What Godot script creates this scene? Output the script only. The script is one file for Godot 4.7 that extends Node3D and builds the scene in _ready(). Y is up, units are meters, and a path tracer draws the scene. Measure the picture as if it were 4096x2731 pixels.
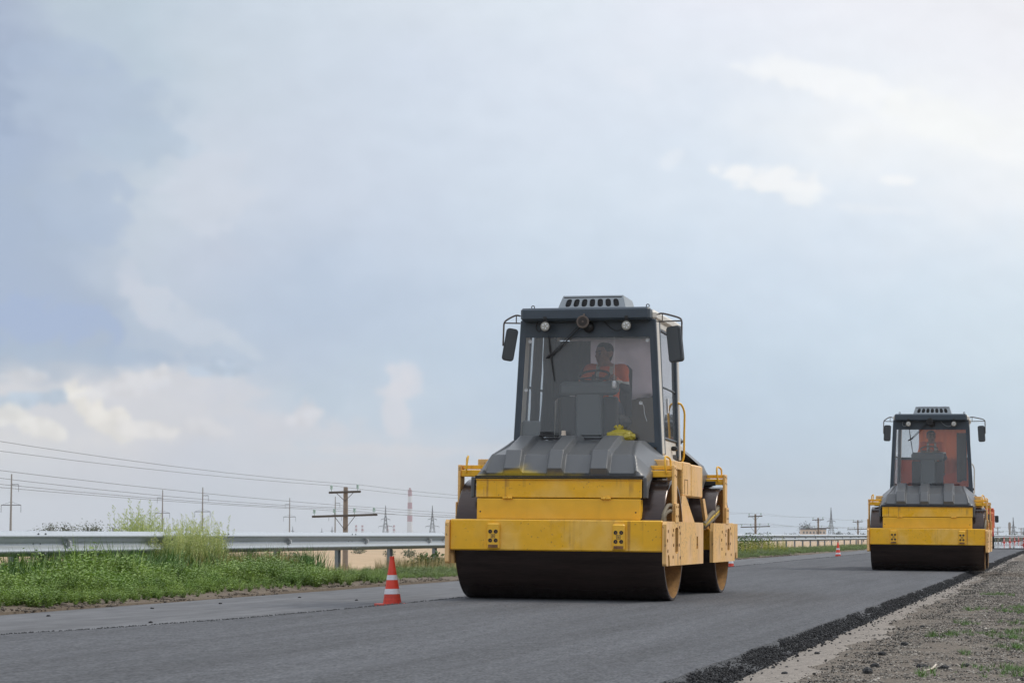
extends Node3D
# A freshly paved road with two tandem rollers, built object by object. Metres, y up, the road runs towards -z.

var M := {}
var used_names := {}
const CROSSFALL := 0.010
const STEP := 0.10
var rough: FastNoiseLite
var wav: FastNoiseLite


# ---------------------------------------------------------------- mesh collector
class MB:
	var v := PackedVector3Array()
	var n := PackedVector3Array()
	var c := PackedColorArray()
	var xf := Transform3D.IDENTITY
	var ink := Color(0, 0, 0, 0)
	var tint := []

	func put(a: Vector3, b: Vector3, d: Vector3, na: Vector3, nb: Vector3, nd: Vector3) -> void:
		a = xf * a
		b = xf * b
		d = xf * d
		na = (xf.basis * na).normalized()
		nb = (xf.basis * nb).normalized()
		nd = (xf.basis * nd).normalized()
		if (b - a).cross(d - a).dot(na + nb + nd) > 0.0:
			v.append_array([a, d, b])
			n.append_array([na, nd, nb])
		else:
			v.append_array([a, b, d])
			n.append_array([na, nb, nd])
		if tint.size() == 3:
			c.append_array([tint[0], tint[1], tint[2]] if v[v.size() - 2] == b else [tint[0], tint[2], tint[1]])
		elif ink.a > 0.0:
			c.append_array([ink, ink, ink])

	func tri(a: Vector3, b: Vector3, d: Vector3, out: Vector3) -> void:
		var m := (b - a).cross(d - a).normalized()
		if m.dot(out) < 0.0:
			m = -m
		put(a, b, d, m, m, m)

	func quad(a: Vector3, b: Vector3, d: Vector3, e: Vector3, out: Vector3) -> void:
		tri(a, b, d, out)
		tri(a, d, e, out)

	# box with chamfered edges, centre and size in local axes turned by basis
	func box(at: Vector3, size: Vector3, bev := 0.0, turn := Basis.IDENTITY) -> void:
		var keep := xf
		xf = xf * Transform3D(turn, at)
		var h := size * 0.5
		bev = minf(bev, minf(h.x, minf(h.y, h.z)) * 0.9)
		var p := func(s: Vector3, axis: int) -> Vector3:
			var q := Vector3(s.x * (h.x - bev), s.y * (h.y - bev), s.z * (h.z - bev))
			q[axis] = s[axis] * h[axis]
			return q
		for axis in 3:
			var b: int = (axis + 1) % 3
			var d: int = (axis + 2) % 3
			for sa in [-1.0, 1.0]:
				var cs := []
				for k in [[-1, -1], [1, -1], [1, 1], [-1, 1]]:
					var s := Vector3.ZERO
					s[axis] = sa
					s[b] = k[0]
					s[d] = k[1]
					cs.append(p.call(s, axis))
				var o := Vector3.ZERO
				o[axis] = sa
				quad(cs[0], cs[1], cs[2], cs[3], o)
				if bev > 0.0:
					for sb in [-1.0, 1.0]:
						var s1 := Vector3.ZERO
						s1[axis] = sa
						s1[b] = sb
						s1[d] = -1.0
						var s2 := s1
						s2[d] = 1.0
						var o2 := Vector3.ZERO
						o2[axis] = sa
						o2[b] = sb
						quad(p.call(s1, axis), p.call(s2, axis), p.call(s2, b), p.call(s1, b), o2)
		if bev > 0.0:
			for x in [-1.0, 1.0]:
				for y in [-1.0, 1.0]:
					for z in [-1.0, 1.0]:
						var s := Vector3(x, y, z)
						tri(p.call(s, 0), p.call(s, 1), p.call(s, 2), s)
		xf = keep

	# tube along points; rad is a number or one radius per point
	func tube(pts: Array, rad, sides := 8, caps := true) -> void:
		var rings := []
		var m := pts.size()
		var up := Vector3.UP
		var t0: Vector3 = (pts[1] - pts[0]).normalized()
		if absf(t0.dot(up)) > 0.9:
			up = Vector3.RIGHT
		var side := t0.cross(up).normalized()
		for i in m:
			var t: Vector3 = (pts[mini(i + 1, m - 1)] - pts[maxi(i - 1, 0)]).normalized()
			side = (side - t * side.dot(t)).normalized()
			var other := t.cross(side)
			var r: float = rad[i] if rad is Array else rad
			var ring := []
			for k in sides:
				var a := TAU * k / sides
				var dir := side * cos(a) + other * sin(a)
				ring.append([pts[i] + dir * r, dir])
			rings.append(ring)
		for i in m - 1:
			for k in sides:
				var j := (k + 1) % sides
				var a = rings[i][k]
				var b = rings[i][j]
				var d = rings[i + 1][j]
				var e = rings[i + 1][k]
				put(a[0], b[0], d[0], a[1], b[1], d[1])
				put(a[0], d[0], e[0], a[1], d[1], e[1])
		if caps:
			for i in [0, m - 1]:
				var t: Vector3 = (pts[1] - pts[0]) if i else (pts[0] - pts[1])
				if i:
					t = pts[m - 1] - pts[m - 2]
				for k in range(1, sides - 1):
					tri(rings[i][0][0], rings[i][k][0], rings[i][k + 1][0], t)

	# turned shape: profile of (radius, height) about local y; sharp steps stay sharp
	func lathe(profile: Array, sides := 24) -> void:
		for i in profile.size() - 1:
			var p: Vector2 = profile[i]
			var q: Vector2 = profile[i + 1]
			var nn := Vector2(q.y - p.y, p.x - q.x).normalized()
			for k in sides:
				var a := TAU * k / sides
				var b := TAU * (k + 1) / sides
				var da := Vector3(cos(a), 0, sin(a))
				var db := Vector3(cos(b), 0, sin(b))
				var na := da * nn.x + Vector3.UP * nn.y
				var nb := db * nn.x + Vector3.UP * nn.y
				var p1 := da * p.x + Vector3.UP * p.y
				var p2 := db * p.x + Vector3.UP * p.y
				var q1 := da * q.x + Vector3.UP * q.y
				var q2 := db * q.x + Vector3.UP * q.y
				if p.x > 1e-5:
					put(p1, p2, q2, na, nb, nb)
				if q.x > 1e-5:
					put(p1, q2, q1, na, nb, na)

	# flat outline (local x, y) pushed along local z from -d/2 to d/2
	func prism(poly: Array, d: float) -> void:
		var pl := PackedVector2Array(poly)
		var idx := Geometry2D.triangulate_polygon(pl)
		for s in [-1.0, 1.0]:
			for i in range(0, idx.size(), 3):
				var a := pl[idx[i]]
				var b := pl[idx[i + 1]]
				var e := pl[idx[i + 2]]
				tri(Vector3(a.x, a.y, s * d / 2), Vector3(b.x, b.y, s * d / 2), Vector3(e.x, e.y, s * d / 2), Vector3(0, 0, s))
		var cw := Geometry2D.is_polygon_clockwise(pl)
		for i in pl.size():
			var a := pl[i]
			var b := pl[(i + 1) % pl.size()]
			var o := Vector3((b - a).y, -(b - a).x, 0)
			if cw:
				o = -o
			quad(Vector3(a.x, a.y, -d / 2), Vector3(b.x, b.y, -d / 2), Vector3(b.x, b.y, d / 2), Vector3(a.x, a.y, d / 2), o)

	# rounded rectangle prism in local x, y
	func slab(w: float, h: float, d: float, r: float, seg := 4) -> void:
		var poly := []
		for k in 4:
			var cx := (w / 2 - r) * (1 if k == 0 or k == 3 else -1)
			var cy := (h / 2 - r) * (1 if k < 2 else -1)
			for i in seg + 1:
				var a := PI / 2 * (k + float(i) / seg)
				poly.append(Vector2(cx + r * cos(a), cy + r * sin(a)))
		prism(poly, d)

	func ball(at: Vector3, rad: Vector3, rows := 8, cols := 12) -> void:
		for i in rows:
			for k in cols:
				var q := []
				for e in [[i, k], [i, k + 1], [i + 1, k + 1], [i + 1, k]]:
					var th: float = PI * e[0] / rows
					var ph: float = TAU * e[1] / cols
					q.append(Vector3(sin(th) * cos(ph), cos(th), sin(th) * sin(ph)))
				var w := func(x: Vector3) -> Vector3: return at + x * rad
				var m := func(x: Vector3) -> Vector3: return (x / rad).normalized()
				if i > 0:
					put(w.call(q[0]), w.call(q[1]), w.call(q[2]), m.call(q[0]), m.call(q[1]), m.call(q[2]))
				if i < rows - 1:
					put(w.call(q[0]), w.call(q[2]), w.call(q[3]), m.call(q[0]), m.call(q[2]), m.call(q[3]))

	# smooth surface over a grid of points [row][col]
	func sheet(g: Array, toward: Vector3, colours = null) -> void:
		var rows := g.size()
		var cols: int = g[0].size()
		var nm := []
		for i in rows:
			var r := []
			for j in cols:
				var a: Vector3 = g[mini(i + 1, rows - 1)][j] - g[maxi(i - 1, 0)][j]
				var b: Vector3 = g[i][mini(j + 1, cols - 1)] - g[i][maxi(j - 1, 0)]
				r.append(a.cross(b).normalized())
			nm.append(r)
		var sgn := 0.0
		var mid := Vector3.ZERO
		for i in rows:
			for j in cols:
				mid += g[i][j] / (rows * cols)
		for i in rows:
			for j in cols:
				sgn += nm[i][j].dot(toward if toward != Vector3.ZERO else g[i][j] - mid)
		var f := 1.0 if sgn >= 0.0 else -1.0
		for i in rows - 1:
			for j in cols - 1:
				if colours != null:
					tint = [colours[i][j], colours[i][j + 1], colours[i + 1][j + 1]]
				put(g[i][j], g[i][j + 1], g[i + 1][j + 1], f * nm[i][j], f * nm[i][j + 1], f * nm[i + 1][j + 1])
				if colours != null:
					tint = [colours[i][j], colours[i + 1][j + 1], colours[i + 1][j]]
				put(g[i][j], g[i + 1][j + 1], g[i + 1][j], f * nm[i][j], f * nm[i + 1][j + 1], f * nm[i + 1][j])
		tint = []

	func mesh() -> ArrayMesh:
		var arr := []
		arr.resize(Mesh.ARRAY_MAX)
		arr[Mesh.ARRAY_VERTEX] = v
		arr[Mesh.ARRAY_NORMAL] = n
		if c.size() == v.size() and c.size() > 0:
			arr[Mesh.ARRAY_COLOR] = c
		var m := ArrayMesh.new()
		m.add_surface_from_arrays(Mesh.PRIMITIVE_TRIANGLES, arr)
		return m


# ---------------------------------------------------------------- nodes
func numbered(called: String) -> String:
	used_names[called] = used_names.get(called, -1) + 1
	return called if used_names[called] == 0 else "%s_%03d" % [called, used_names[called]]


func tag(o: Node3D, label: String, category: String, group := "", kind := "") -> Node3D:
	if label:
		o.set_meta("label", label)
	if category:
		o.set_meta("category", category)
	if group:
		o.set_meta("group", group)
	if kind:
		o.set_meta("kind", kind)
	return o


func thing(called: String, label: String, category: String, at := Vector3.ZERO, group := "") -> Node3D:
	var o := Node3D.new()
	o.name = numbered(called)
	add_child(o)
	o.position = at
	tag(o, label, category, group)
	return o


func part(called: String, mb, mat: Material, parent: Node3D, label := "") -> MeshInstance3D:
	var o := MeshInstance3D.new()
	o.name = called
	o.mesh = mb.mesh() if mb is MB else mb
	o.material_override = mat
	parent.add_child(o, true)
	if label:
		o.set_meta("label", label)
	return o


func solo(called: String, mb, mat: Material, label: String, category: String, group := "", kind := "", at := Vector3.ZERO) -> MeshInstance3D:
	var o := MeshInstance3D.new()
	o.name = numbered(called)
	o.mesh = mb.mesh() if mb is MB else mb
	o.material_override = mat
	add_child(o)
	o.position = at
	tag(o, label, category, group, kind)
	return o


func swarm(called: String, mesh: Mesh, mat: Material, xfs: Array, cols: Array, label: String, category: String) -> void:
	var mm := MultiMesh.new()
	mm.transform_format = MultiMesh.TRANSFORM_3D
	mm.use_colors = true
	mm.mesh = mesh
	mm.instance_count = xfs.size()
	for i in xfs.size():
		mm.set_instance_transform(i, xfs[i])
		mm.set_instance_color(i, cols[i])
	var o := MultiMeshInstance3D.new()
	o.name = numbered(called)
	o.multimesh = mm
	o.material_override = mat
	add_child(o)
	tag(o, label, category, "", "stuff")


func lin(r: float, g: float, b: float) -> Color:
	return Color(r, g, b).linear_to_srgb()


# ---------------------------------------------------------------- textures and materials
func noise(freq: float, seed_: int, kind := FastNoiseLite.TYPE_SIMPLEX_SMOOTH, octaves := 4) -> FastNoiseLite:
	var f := FastNoiseLite.new()
	f.noise_type = kind
	f.frequency = freq
	f.seed = seed_
	f.fractal_type = FastNoiseLite.FRACTAL_FBM
	f.fractal_octaves = octaves
	return f


# grey values 0..255 of a seamless noise picture
func grey(size: int, f: FastNoiseLite) -> PackedByteArray:
	var im := f.get_seamless_image(size, size, false, false, 0.12, true)
	im.convert(Image.FORMAT_L8)
	return im.get_data()


func tex(size: int, data: PackedByteArray, fmt := Image.FORMAT_RGB8) -> ImageTexture:
	return ImageTexture.create_from_image(Image.create_from_data(size, size, false, fmt, data))


func mat(called: String, col: Color, rough: float, metal := 0.0) -> StandardMaterial3D:
	var m := StandardMaterial3D.new()
	m.resource_name = called
	m.albedo_color = col
	m.roughness = rough
	m.metallic = metal
	return m


func tri_map(m: StandardMaterial3D, albedo: Texture2D, scale: float, in_world := false, relief: Texture2D = null, depth := 0.0) -> StandardMaterial3D:
	m.uv1_triplanar = true
	m.uv1_world_triplanar = in_world
	m.uv1_scale = Vector3.ONE * scale
	m.albedo_texture = albedo
	if relief:
		m.heightmap_enabled = true
		m.heightmap_texture = relief
		m.heightmap_scale = depth
	return m


# mottled picture: a ramp of colours (linear) picked by mixed noises
func mottle(size: int, a: Color, b: Color, coarse: float, fine: float, seed_: int, fine_share := 0.4, specks := 0.0, speck_col := Color(1, 1, 1)) -> ImageTexture:
	var n1 := grey(size, noise(coarse, seed_))
	var n2 := grey(size, noise(fine, seed_ + 1, FastNoiseLite.TYPE_SIMPLEX, 3))
	var n3 := grey(size, noise(fine * 2.0, seed_ + 2, FastNoiseLite.TYPE_CELLULAR, 1))
	var ramp := []
	for i in 256:
		var q := lin(lerpf(a.r, b.r, i / 255.0), lerpf(a.g, b.g, i / 255.0), lerpf(a.b, b.b, i / 255.0))
		ramp.append([int(q.r * 255), int(q.g * 255), int(q.b * 255)])
	var sp := lin(speck_col.r, speck_col.g, speck_col.b)
	var s := [int(sp.r * 255), int(sp.g * 255), int(sp.b * 255)]
	var out := PackedByteArray()
	out.resize(size * size * 3)
	var cut := int(specks * 255)
	for i in size * size:
		var r = ramp[clampi(int(n1[i] * (1.0 - fine_share) + n2[i] * fine_share), 0, 255)]
		if n3[i] < cut:
			r = s
		out[i * 3] = r[0]
		out[i * 3 + 1] = r[1]
		out[i * 3 + 2] = r[2]
	return tex(size, out)


# painted sheet metal: a base colour with pale fading, vertical run marks and chips of another colour
func paint_tex(size: int, base: Color, faded: Color, rust: Color, seed_: int, fade := 0.6, runs := 0.5, chips := 0.10) -> ImageTexture:
	var n1 := grey(size, noise(0.006, seed_))
	var n2 := grey(size, noise(0.03, seed_ + 1))
	var n3 := grey(size, noise(0.05, seed_ + 2, FastNoiseLite.TYPE_SIMPLEX, 4))
	var col := grey(size, noise(0.035, seed_ + 3, FastNoiseLite.TYPE_SIMPLEX, 4))
	var out := PackedByteArray()
	out.resize(size * size * 3)
	for y in size:
		for x in size:
			var i := y * size + x
			var f := clampf((n1[i] / 255.0 - 0.45) * 3.0, 0, 1) * fade * (0.6 + 0.4 * n2[i] / 255.0)
			var q := base.lerp(faded, f)
			# run marks: one row of a noise stretched down, broken up by a second
			var run := clampf((col[((y >> 5) % size) * size + x] / 255.0 - 0.62) * 5.0, 0, 1) * clampf((n1[(i + 777 * size) % (size * size)] / 255.0 - 0.40) * 4.0, 0, 1)
			q = q.lerp(rust, run * runs * 0.55)
			if n3[i] / 255.0 < 0.17 + chips * 0.4 and n1[i] / 255.0 < 0.5:
				q = q.lerp(rust, 0.75)
			q = q * (0.94 + 0.12 * n2[i] / 255.0)
			var w := q.linear_to_srgb()
			out[i * 3] = clampi(int(w.r * 255), 0, 255)
			out[i * 3 + 1] = clampi(int(w.g * 255), 0, 255)
			out[i * 3 + 2] = clampi(int(w.b * 255), 0, 255)
	return tex(size, out)


func grey_tex(size: int, f: FastNoiseLite) -> ImageTexture:
	return tex(size, grey(size, f), Image.FORMAT_L8)


func make_materials() -> void:
	var grit := grey_tex(512, noise(0.22, 5, FastNoiseLite.TYPE_SIMPLEX, 3))
	var coarse_grit := grey_tex(512, noise(0.11, 7, FastNoiseLite.TYPE_SIMPLEX, 3))
	var soft := grey_tex(256, noise(0.02, 6))
	# asphalt: dark binder with paler stone grains
	M.asphalt = tri_map(mat("fresh asphalt", Color.WHITE, 0.9), mottle(1024, Color(0.036, 0.0370, 0.0405), Color(0.204, 0.207, 0.219), 0.030, 0.11, 11, 0.62, 0.12, Color(0.16, 0.158, 0.155)), 0.42, true, coarse_grit, 1.1)
	M.asphalt.uv1_scale = Vector3(0.42, 0.42, 0.13)
	M.old_asphalt = tri_map(mat("rolled asphalt", Color.WHITE, 0.85), mottle(1024, Color(0.112, 0.113, 0.119), Color(0.212, 0.213, 0.219), 0.008, 0.2, 15, 0.4, 0.05, Color(0.21, 0.205, 0.20)), 0.5, true, grit, 0.25)
	# long bands of slightly different closeness, as the machines laid and rolled it
	for a in [M.asphalt, M.old_asphalt]:
		a.metallic_specular = 0.3
	var bands := mottle(256, Color(0.58, 0.575, 0.565), Color(1.0, 1.0, 1.0), 0.03, 0.10, 14, 0.35)
	for a in [M.asphalt, M.old_asphalt]:
		a.detail_enabled = true
		a.detail_albedo = bands
		a.detail_blend_mode = BaseMaterial3D.BLEND_MODE_MUL
		a.detail_uv_layer = BaseMaterial3D.DETAIL_UV_2
		a.uv2_triplanar = true
		a.uv2_world_triplanar = true
		a.uv2_scale = Vector3(0.22, 0.22, 0.012)
	M.old_asphalt.uv1_scale = Vector3(0.5, 0.5, 0.16)
	M.edge = tri_map(mat("loose asphalt mix", Color.WHITE, 0.5), mottle(256, Color(0.008, 0.008, 0.009), Color(0.040, 0.040, 0.042), 0.05, 0.2, 19), 2.0, true, coarse_grit, 1.5)
	M.gravel = tri_map(mat("gravel", Color.WHITE, 0.9), mottle(1024, Color(0.020, 0.015, 0.010), Color(0.20, 0.157, 0.113), 0.020, 0.09, 23, 0.60, 0.10, Color(0.46, 0.43, 0.39)), 0.5, true, coarse_grit, 1.6)
	M.gravel.uv1_scale = Vector3(0.5, 0.5, 0.25)
	M.dust = tri_map(mat("pale dust", Color.WHITE, 0.92), mottle(512, Color(0.095, 0.08, 0.064), Color(0.35, 0.305, 0.26), 0.03, 0.12, 27, 0.5, 0.08, Color(0.10, 0.09, 0.08)), 0.7, true, coarse_grit, 0.8)
	M.soil = tri_map(mat("soil", Color.WHITE, 0.95), mottle(512, Color(0.075, 0.055, 0.036), Color(0.20, 0.155, 0.11), 0.02, 0.12, 31), 0.7, true, grit, 1.0)
	M.field = tri_map(mat("dry field", Color.WHITE, 0.95), mottle(512, Color(0.30, 0.20, 0.105), Color(0.56, 0.40, 0.24), 0.012, 0.05, 35, 0.35), 0.012, true)
	# machines
	M.yellow = tri_map(mat("yellow paint", Color.WHITE, 0.38), paint_tex(512, Color(0.82, 0.43, 0.010), Color(0.81, 0.50, 0.11), Color(0.30, 0.14, 0.03), 41, 0.75, 1.15, -0.12), 0.45)
	M.yellow.roughness_texture = soft
	M.yellow.roughness = 0.75
	M.yellow.heightmap_enabled = true
	M.yellow.heightmap_texture = soft
	M.yellow.heightmap_scale = 0.5
	M.yellow_clean = tri_map(mat("yellow paint clean", Color.WHITE, 0.42), paint_tex(512, Color(0.81, 0.435, 0.022), Color(0.81, 0.48, 0.065), Color(0.36, 0.20, 0.03), 45, 0.6, 0.15, -0.4), 0.4)
	M.lit_side_paint = tri_map(mat("faded yellow paint with painted sidelight", Color.WHITE, 0.45), paint_tex(512, Color(0.78, 0.455, 0.14), Color(0.78, 0.49, 0.25), Color(0.22, 0.12, 0.055), 49, 0.9, 0.95, 0.12), 0.5)  # same yellow, partly faded, with the bright sidelight painted into the paler colour
	M.rust = tri_map(mat("rust", Color.WHITE, 0.85), mottle(256, Color(0.10, 0.045, 0.02), Color(0.30, 0.15, 0.06), 0.03, 0.12, 53), 1.5)
	M.drum = tri_map(mat("bitumen filmed steel", Color.WHITE, 0.24, 0.4), mottle(512, Color(0.024, 0.016, 0.014), Color(0.086, 0.060, 0.052), 0.012, 0.08, 57, 0.35), 0.7)
	M.drum.uv1_scale = Vector3(0.12, 1.4, 1.4)
	M.drum_inside = tri_map(mat("rusty dish", Color.WHITE, 0.7), mottle(512, Color(0.10, 0.055, 0.025), Color(0.50, 0.27, 0.085), 0.014, 0.07, 61, 0.35, 0.08, Color(0.06, 0.035, 0.02)), 0.9)
	M.hood = tri_map(mat("grey hood", Color.WHITE, 0.36), mottle(512, Color(0.92, 0.92, 0.92), Color(1.0, 1.0, 0.99), 0.01, 0.06, 65, 0.4), 0.8)
	M.hood.vertex_color_use_as_albedo = true
	M.navy = tri_map(mat("blue black paint", lin(0.042, 0.060, 0.080), 0.42), mottle(256, Color(0.75, 0.75, 0.75), Color(1.0, 1.0, 1.0), 0.015, 0.08, 69), 1.1)
	M.cream = tri_map(mat("cream paint", lin(0.66, 0.63, 0.57), 0.45), mottle(256, Color(0.80, 0.79, 0.77), Color(1, 1, 1), 0.015, 0.07, 73), 1.2)
	M.grey_plastic = mat("blue grey plastic", lin(0.26, 0.29, 0.31), 0.5)
	M.black = mat("black", lin(0.012, 0.012, 0.013), 0.55)
	M.rubber = mat("black rubber", lin(0.018, 0.018, 0.019), 0.7)
	M.mirror_back = mat("mirror shell", lin(0.055, 0.064, 0.072), 0.42)
	M.arm = mat("brown grey steel", lin(0.10, 0.085, 0.075), 0.5, 0.3)
	M.horn = mat("dusty horn", lin(0.12, 0.095, 0.08), 0.7)
	M.lens = mat("lamp lens", lin(0.36, 0.35, 0.31), 0.25)
	M.console = mat("console", lin(0.10, 0.115, 0.12), 0.6)
	M.inner = mat("dark trim", lin(0.035, 0.035, 0.036), 0.8)
	M.wood = mat("inner board", lin(0.16, 0.12, 0.075), 0.8)
	M.curtain_grey = mat("grey sheet", lin(0.34, 0.31, 0.33), 0.7)
	M.curtain_orange = mat("orange sheet", lin(0.56, 0.16, 0.055), 0.8)
	M.curtain_orange.backlight_enabled = true
	M.curtain_orange.backlight = Color(0.78, 0.40, 0.22)
	M.curtain_grey.backlight_enabled = true
	M.curtain_grey.backlight = Color(0.75, 0.7, 0.73)
	var g := mat("window glass", Color(0.58, 0.60, 0.61, 0.25), 0.03)
	g.transparency = BaseMaterial3D.TRANSPARENCY_ALPHA
	M.glass = g
	M.steel = tri_map(mat("galvanised steel", lin(0.50, 0.53, 0.55), 0.5, 0.7), mottle(512, Color(0.74, 0.76, 0.78), Color(1, 1, 1), 0.02, 0.09, 77), 0.8, true)
	M.post = tri_map(mat("galvanised post", lin(0.30, 0.32, 0.33), 0.6, 0.4), mottle(256, Color(0.65, 0.66, 0.68), Color(1, 1, 1), 0.02, 0.09, 79), 1.4, true)
	M.pole = tri_map(mat("weathered pole", Color.WHITE, 0.9), mottle(256, Color(0.17, 0.135, 0.105), Color(0.34, 0.28, 0.225), 0.03, 0.12, 81), 0.8)
	M.timber = mat("dark crossarm", lin(0.105, 0.09, 0.078), 0.9)
	M.insulator = mat("green glass", lin(0.34, 0.46, 0.40), 0.15)
	M.wire = mat("wire", lin(0.17, 0.17, 0.175), 0.7)
	M.concrete = mat("concrete", lin(0.26, 0.25, 0.235), 0.9)
	M.lattice = mat("tower steel", lin(0.15, 0.165, 0.18), 0.7)
	M.stack_red = mat("stack red", lin(0.30, 0.055, 0.06), 0.85)
	M.stack_white = mat("stack white", lin(0.62, 0.62, 0.62), 0.85)
	M.cone = tri_map(mat("orange cone", Color.WHITE, 0.5), mottle(256, Color(0.60, 0.038, 0.018), Color(0.76, 0.062, 0.028), 0.02, 0.12, 83, 0.5, 0.035, Color(0.03, 0.015, 0.012)), 3.0)
	M.cone_low = tri_map(mat("dirty orange cone", Color.WHITE, 0.6), mottle(256, Color(0.28, 0.028, 0.018), Color(0.74, 0.062, 0.028), 0.03, 0.12, 84, 0.5, 0.10, Color(0.03, 0.015, 0.012)), 3.0)
	M.cone_white = tri_map(mat("white band", Color.WHITE, 0.45), mottle(256, Color(0.45, 0.45, 0.48), Color(0.80, 0.80, 0.82), 0.03, 0.14, 85, 0.5, 0.04, Color(0.06, 0.06, 0.06)), 3.0)
	M.leaf = mat("leaves", Color.WHITE, 0.55)
	M.leaf.vertex_color_use_as_albedo = true
	M.leaf.backlight_enabled = true
	M.leaf.backlight = Color(0.62, 0.66, 0.45)
	M.stone = mat("stones", Color.WHITE, 0.85)
	M.stone.vertex_color_use_as_albedo = true
	M.skin = mat("driver", Color.WHITE, 0.7)
	M.skin.vertex_color_use_as_albedo = true
	M.bag = mat("yellow bag", Color(0.70, 0.64, 0.24, 1.0), 0.3)
	M.bag.backlight_enabled = true
	M.bag.backlight = Color(0.7, 0.65, 0.2)
	M.can = mat("crushed can", lin(0.65, 0.66, 0.68), 0.28, 0.9)
	M.bottle = mat("white bottle", lin(0.62, 0.52, 0.42), 0.5)
	M.truck = mat("truck orange", lin(0.66, 0.16, 0.06), 0.45)
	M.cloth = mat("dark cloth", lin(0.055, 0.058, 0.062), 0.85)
	M.red = mat("red", lin(0.5, 0.03, 0.025), 0.4)
	M.white = mat("white", lin(0.72, 0.72, 0.72), 0.5)
	M.hose = mat("dusty hose", lin(0.16, 0.13, 0.085), 0.7)
	M.hose_yellow = mat("yellow hose", lin(0.50, 0.33, 0.03), 0.6)
	var mirage := mat("hot road shimmer", lin(0.10, 0.10, 0.105), 0.02)  # mirror-like finish of the added sheet that imitates a mirage, dry road beneath
	mirage.metallic_specular = 1.0
	mirage.clearcoat_enabled = true
	mirage.clearcoat = 1.0
	mirage.clearcoat_roughness = 0.02
	M.shimmer = mirage


# ---------------------------------------------------------------- camera, sky, sun
const PITCH := 4.992
const YAW := 13.8
const FOV := 17.467

# colours of the clouded sky at heights (rows) and bearings (columns), as seen (sRGB)
const SKY_ROWS := [0.0, 150.0, 300.0, 450.0, 600.0, 720.0, 820.0, 900.0, 980.0, 1060.0, 1230.0]
const SKY_COLS := [-300.0, 0.0, 160.0, 320.0, 480.0, 700.0, 950.0, 1250.0, 1600.0, 1950.0, 2352.0, 2700.0]
const SKY_GRID := [
	[174, 186, 207, 171, 184, 206, 188, 202, 215, 191, 206, 219, 200, 212, 225, 209, 220, 232, 216, 225, 236, 224, 233, 243, 234, 238, 248, 240, 242, 249, 240, 241, 246, 243, 245, 249],
	[168, 182, 205, 166, 181, 204, 180, 194, 213, 189, 204, 218, 200, 212, 224, 206, 217, 230, 212, 222, 236, 221, 230, 242, 229, 236, 246, 238, 243, 250, 244, 245, 250, 246, 248, 252],
	[161, 178, 203, 163, 179, 204, 178, 192, 213, 187, 202, 217, 203, 213, 226, 206, 216, 230, 210, 221, 235, 218, 228, 241, 222, 232, 244, 246, 249, 252, 249, 251, 252, 248, 250, 252],
	[161, 178, 203, 166, 182, 205, 182, 196, 213, 199, 210, 222, 206, 215, 227, 204, 214, 229, 207, 218, 233, 214, 226, 239, 221, 232, 244, 228, 237, 247, 242, 246, 251, 244, 248, 252],
	[158, 176, 202, 164, 180, 204, 174, 189, 210, 195, 206, 220, 196, 206, 222, 190, 204, 223, 200, 213, 230, 205, 219, 234, 210, 224, 239, 218, 230, 243, 224, 235, 245, 230, 238, 246],
	[156, 172, 199, 156, 173, 200, 162, 178, 203, 187, 200, 216, 190, 203, 220, 186, 201, 221, 194, 209, 227, 200, 215, 231, 205, 220, 236, 211, 226, 240, 216, 230, 241, 220, 232, 243],
	[164, 180, 201, 170, 186, 205, 172, 187, 205, 181, 195, 213, 186, 200, 217, 188, 202, 220, 192, 208, 225, 194, 211, 228, 199, 216, 232, 206, 222, 236, 212, 227, 238, 216, 229, 240],
	[211, 213, 218, 217, 217, 220, 209, 211, 217, 219, 219, 223, 207, 211, 221, 195, 209, 223, 199, 213, 227, 190, 207, 225, 195, 212, 229, 200, 217, 232, 207, 223, 235, 210, 225, 237],
	[217, 217, 220, 223, 222, 222, 227, 224, 221, 219, 218, 221, 211, 213, 220, 199, 211, 223, 197, 211, 225, 188, 205, 223, 193, 210, 227, 197, 214, 229, 203, 219, 232, 206, 222, 234],
	[213, 215, 220, 213, 216, 221, 215, 216, 221, 211, 213, 220, 208, 212, 221, 213, 216, 222, 213, 216, 222, 198, 208, 219, 192, 208, 224, 196, 212, 226, 203, 217, 229, 205, 219, 231],
	[209, 213, 219, 209, 213, 219, 209, 212, 219, 207, 211, 218, 206, 211, 219, 209, 213, 219, 211, 214, 219, 200, 208, 216, 193, 207, 220, 197, 210, 222, 203, 214, 224, 205, 216, 226],
]
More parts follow.
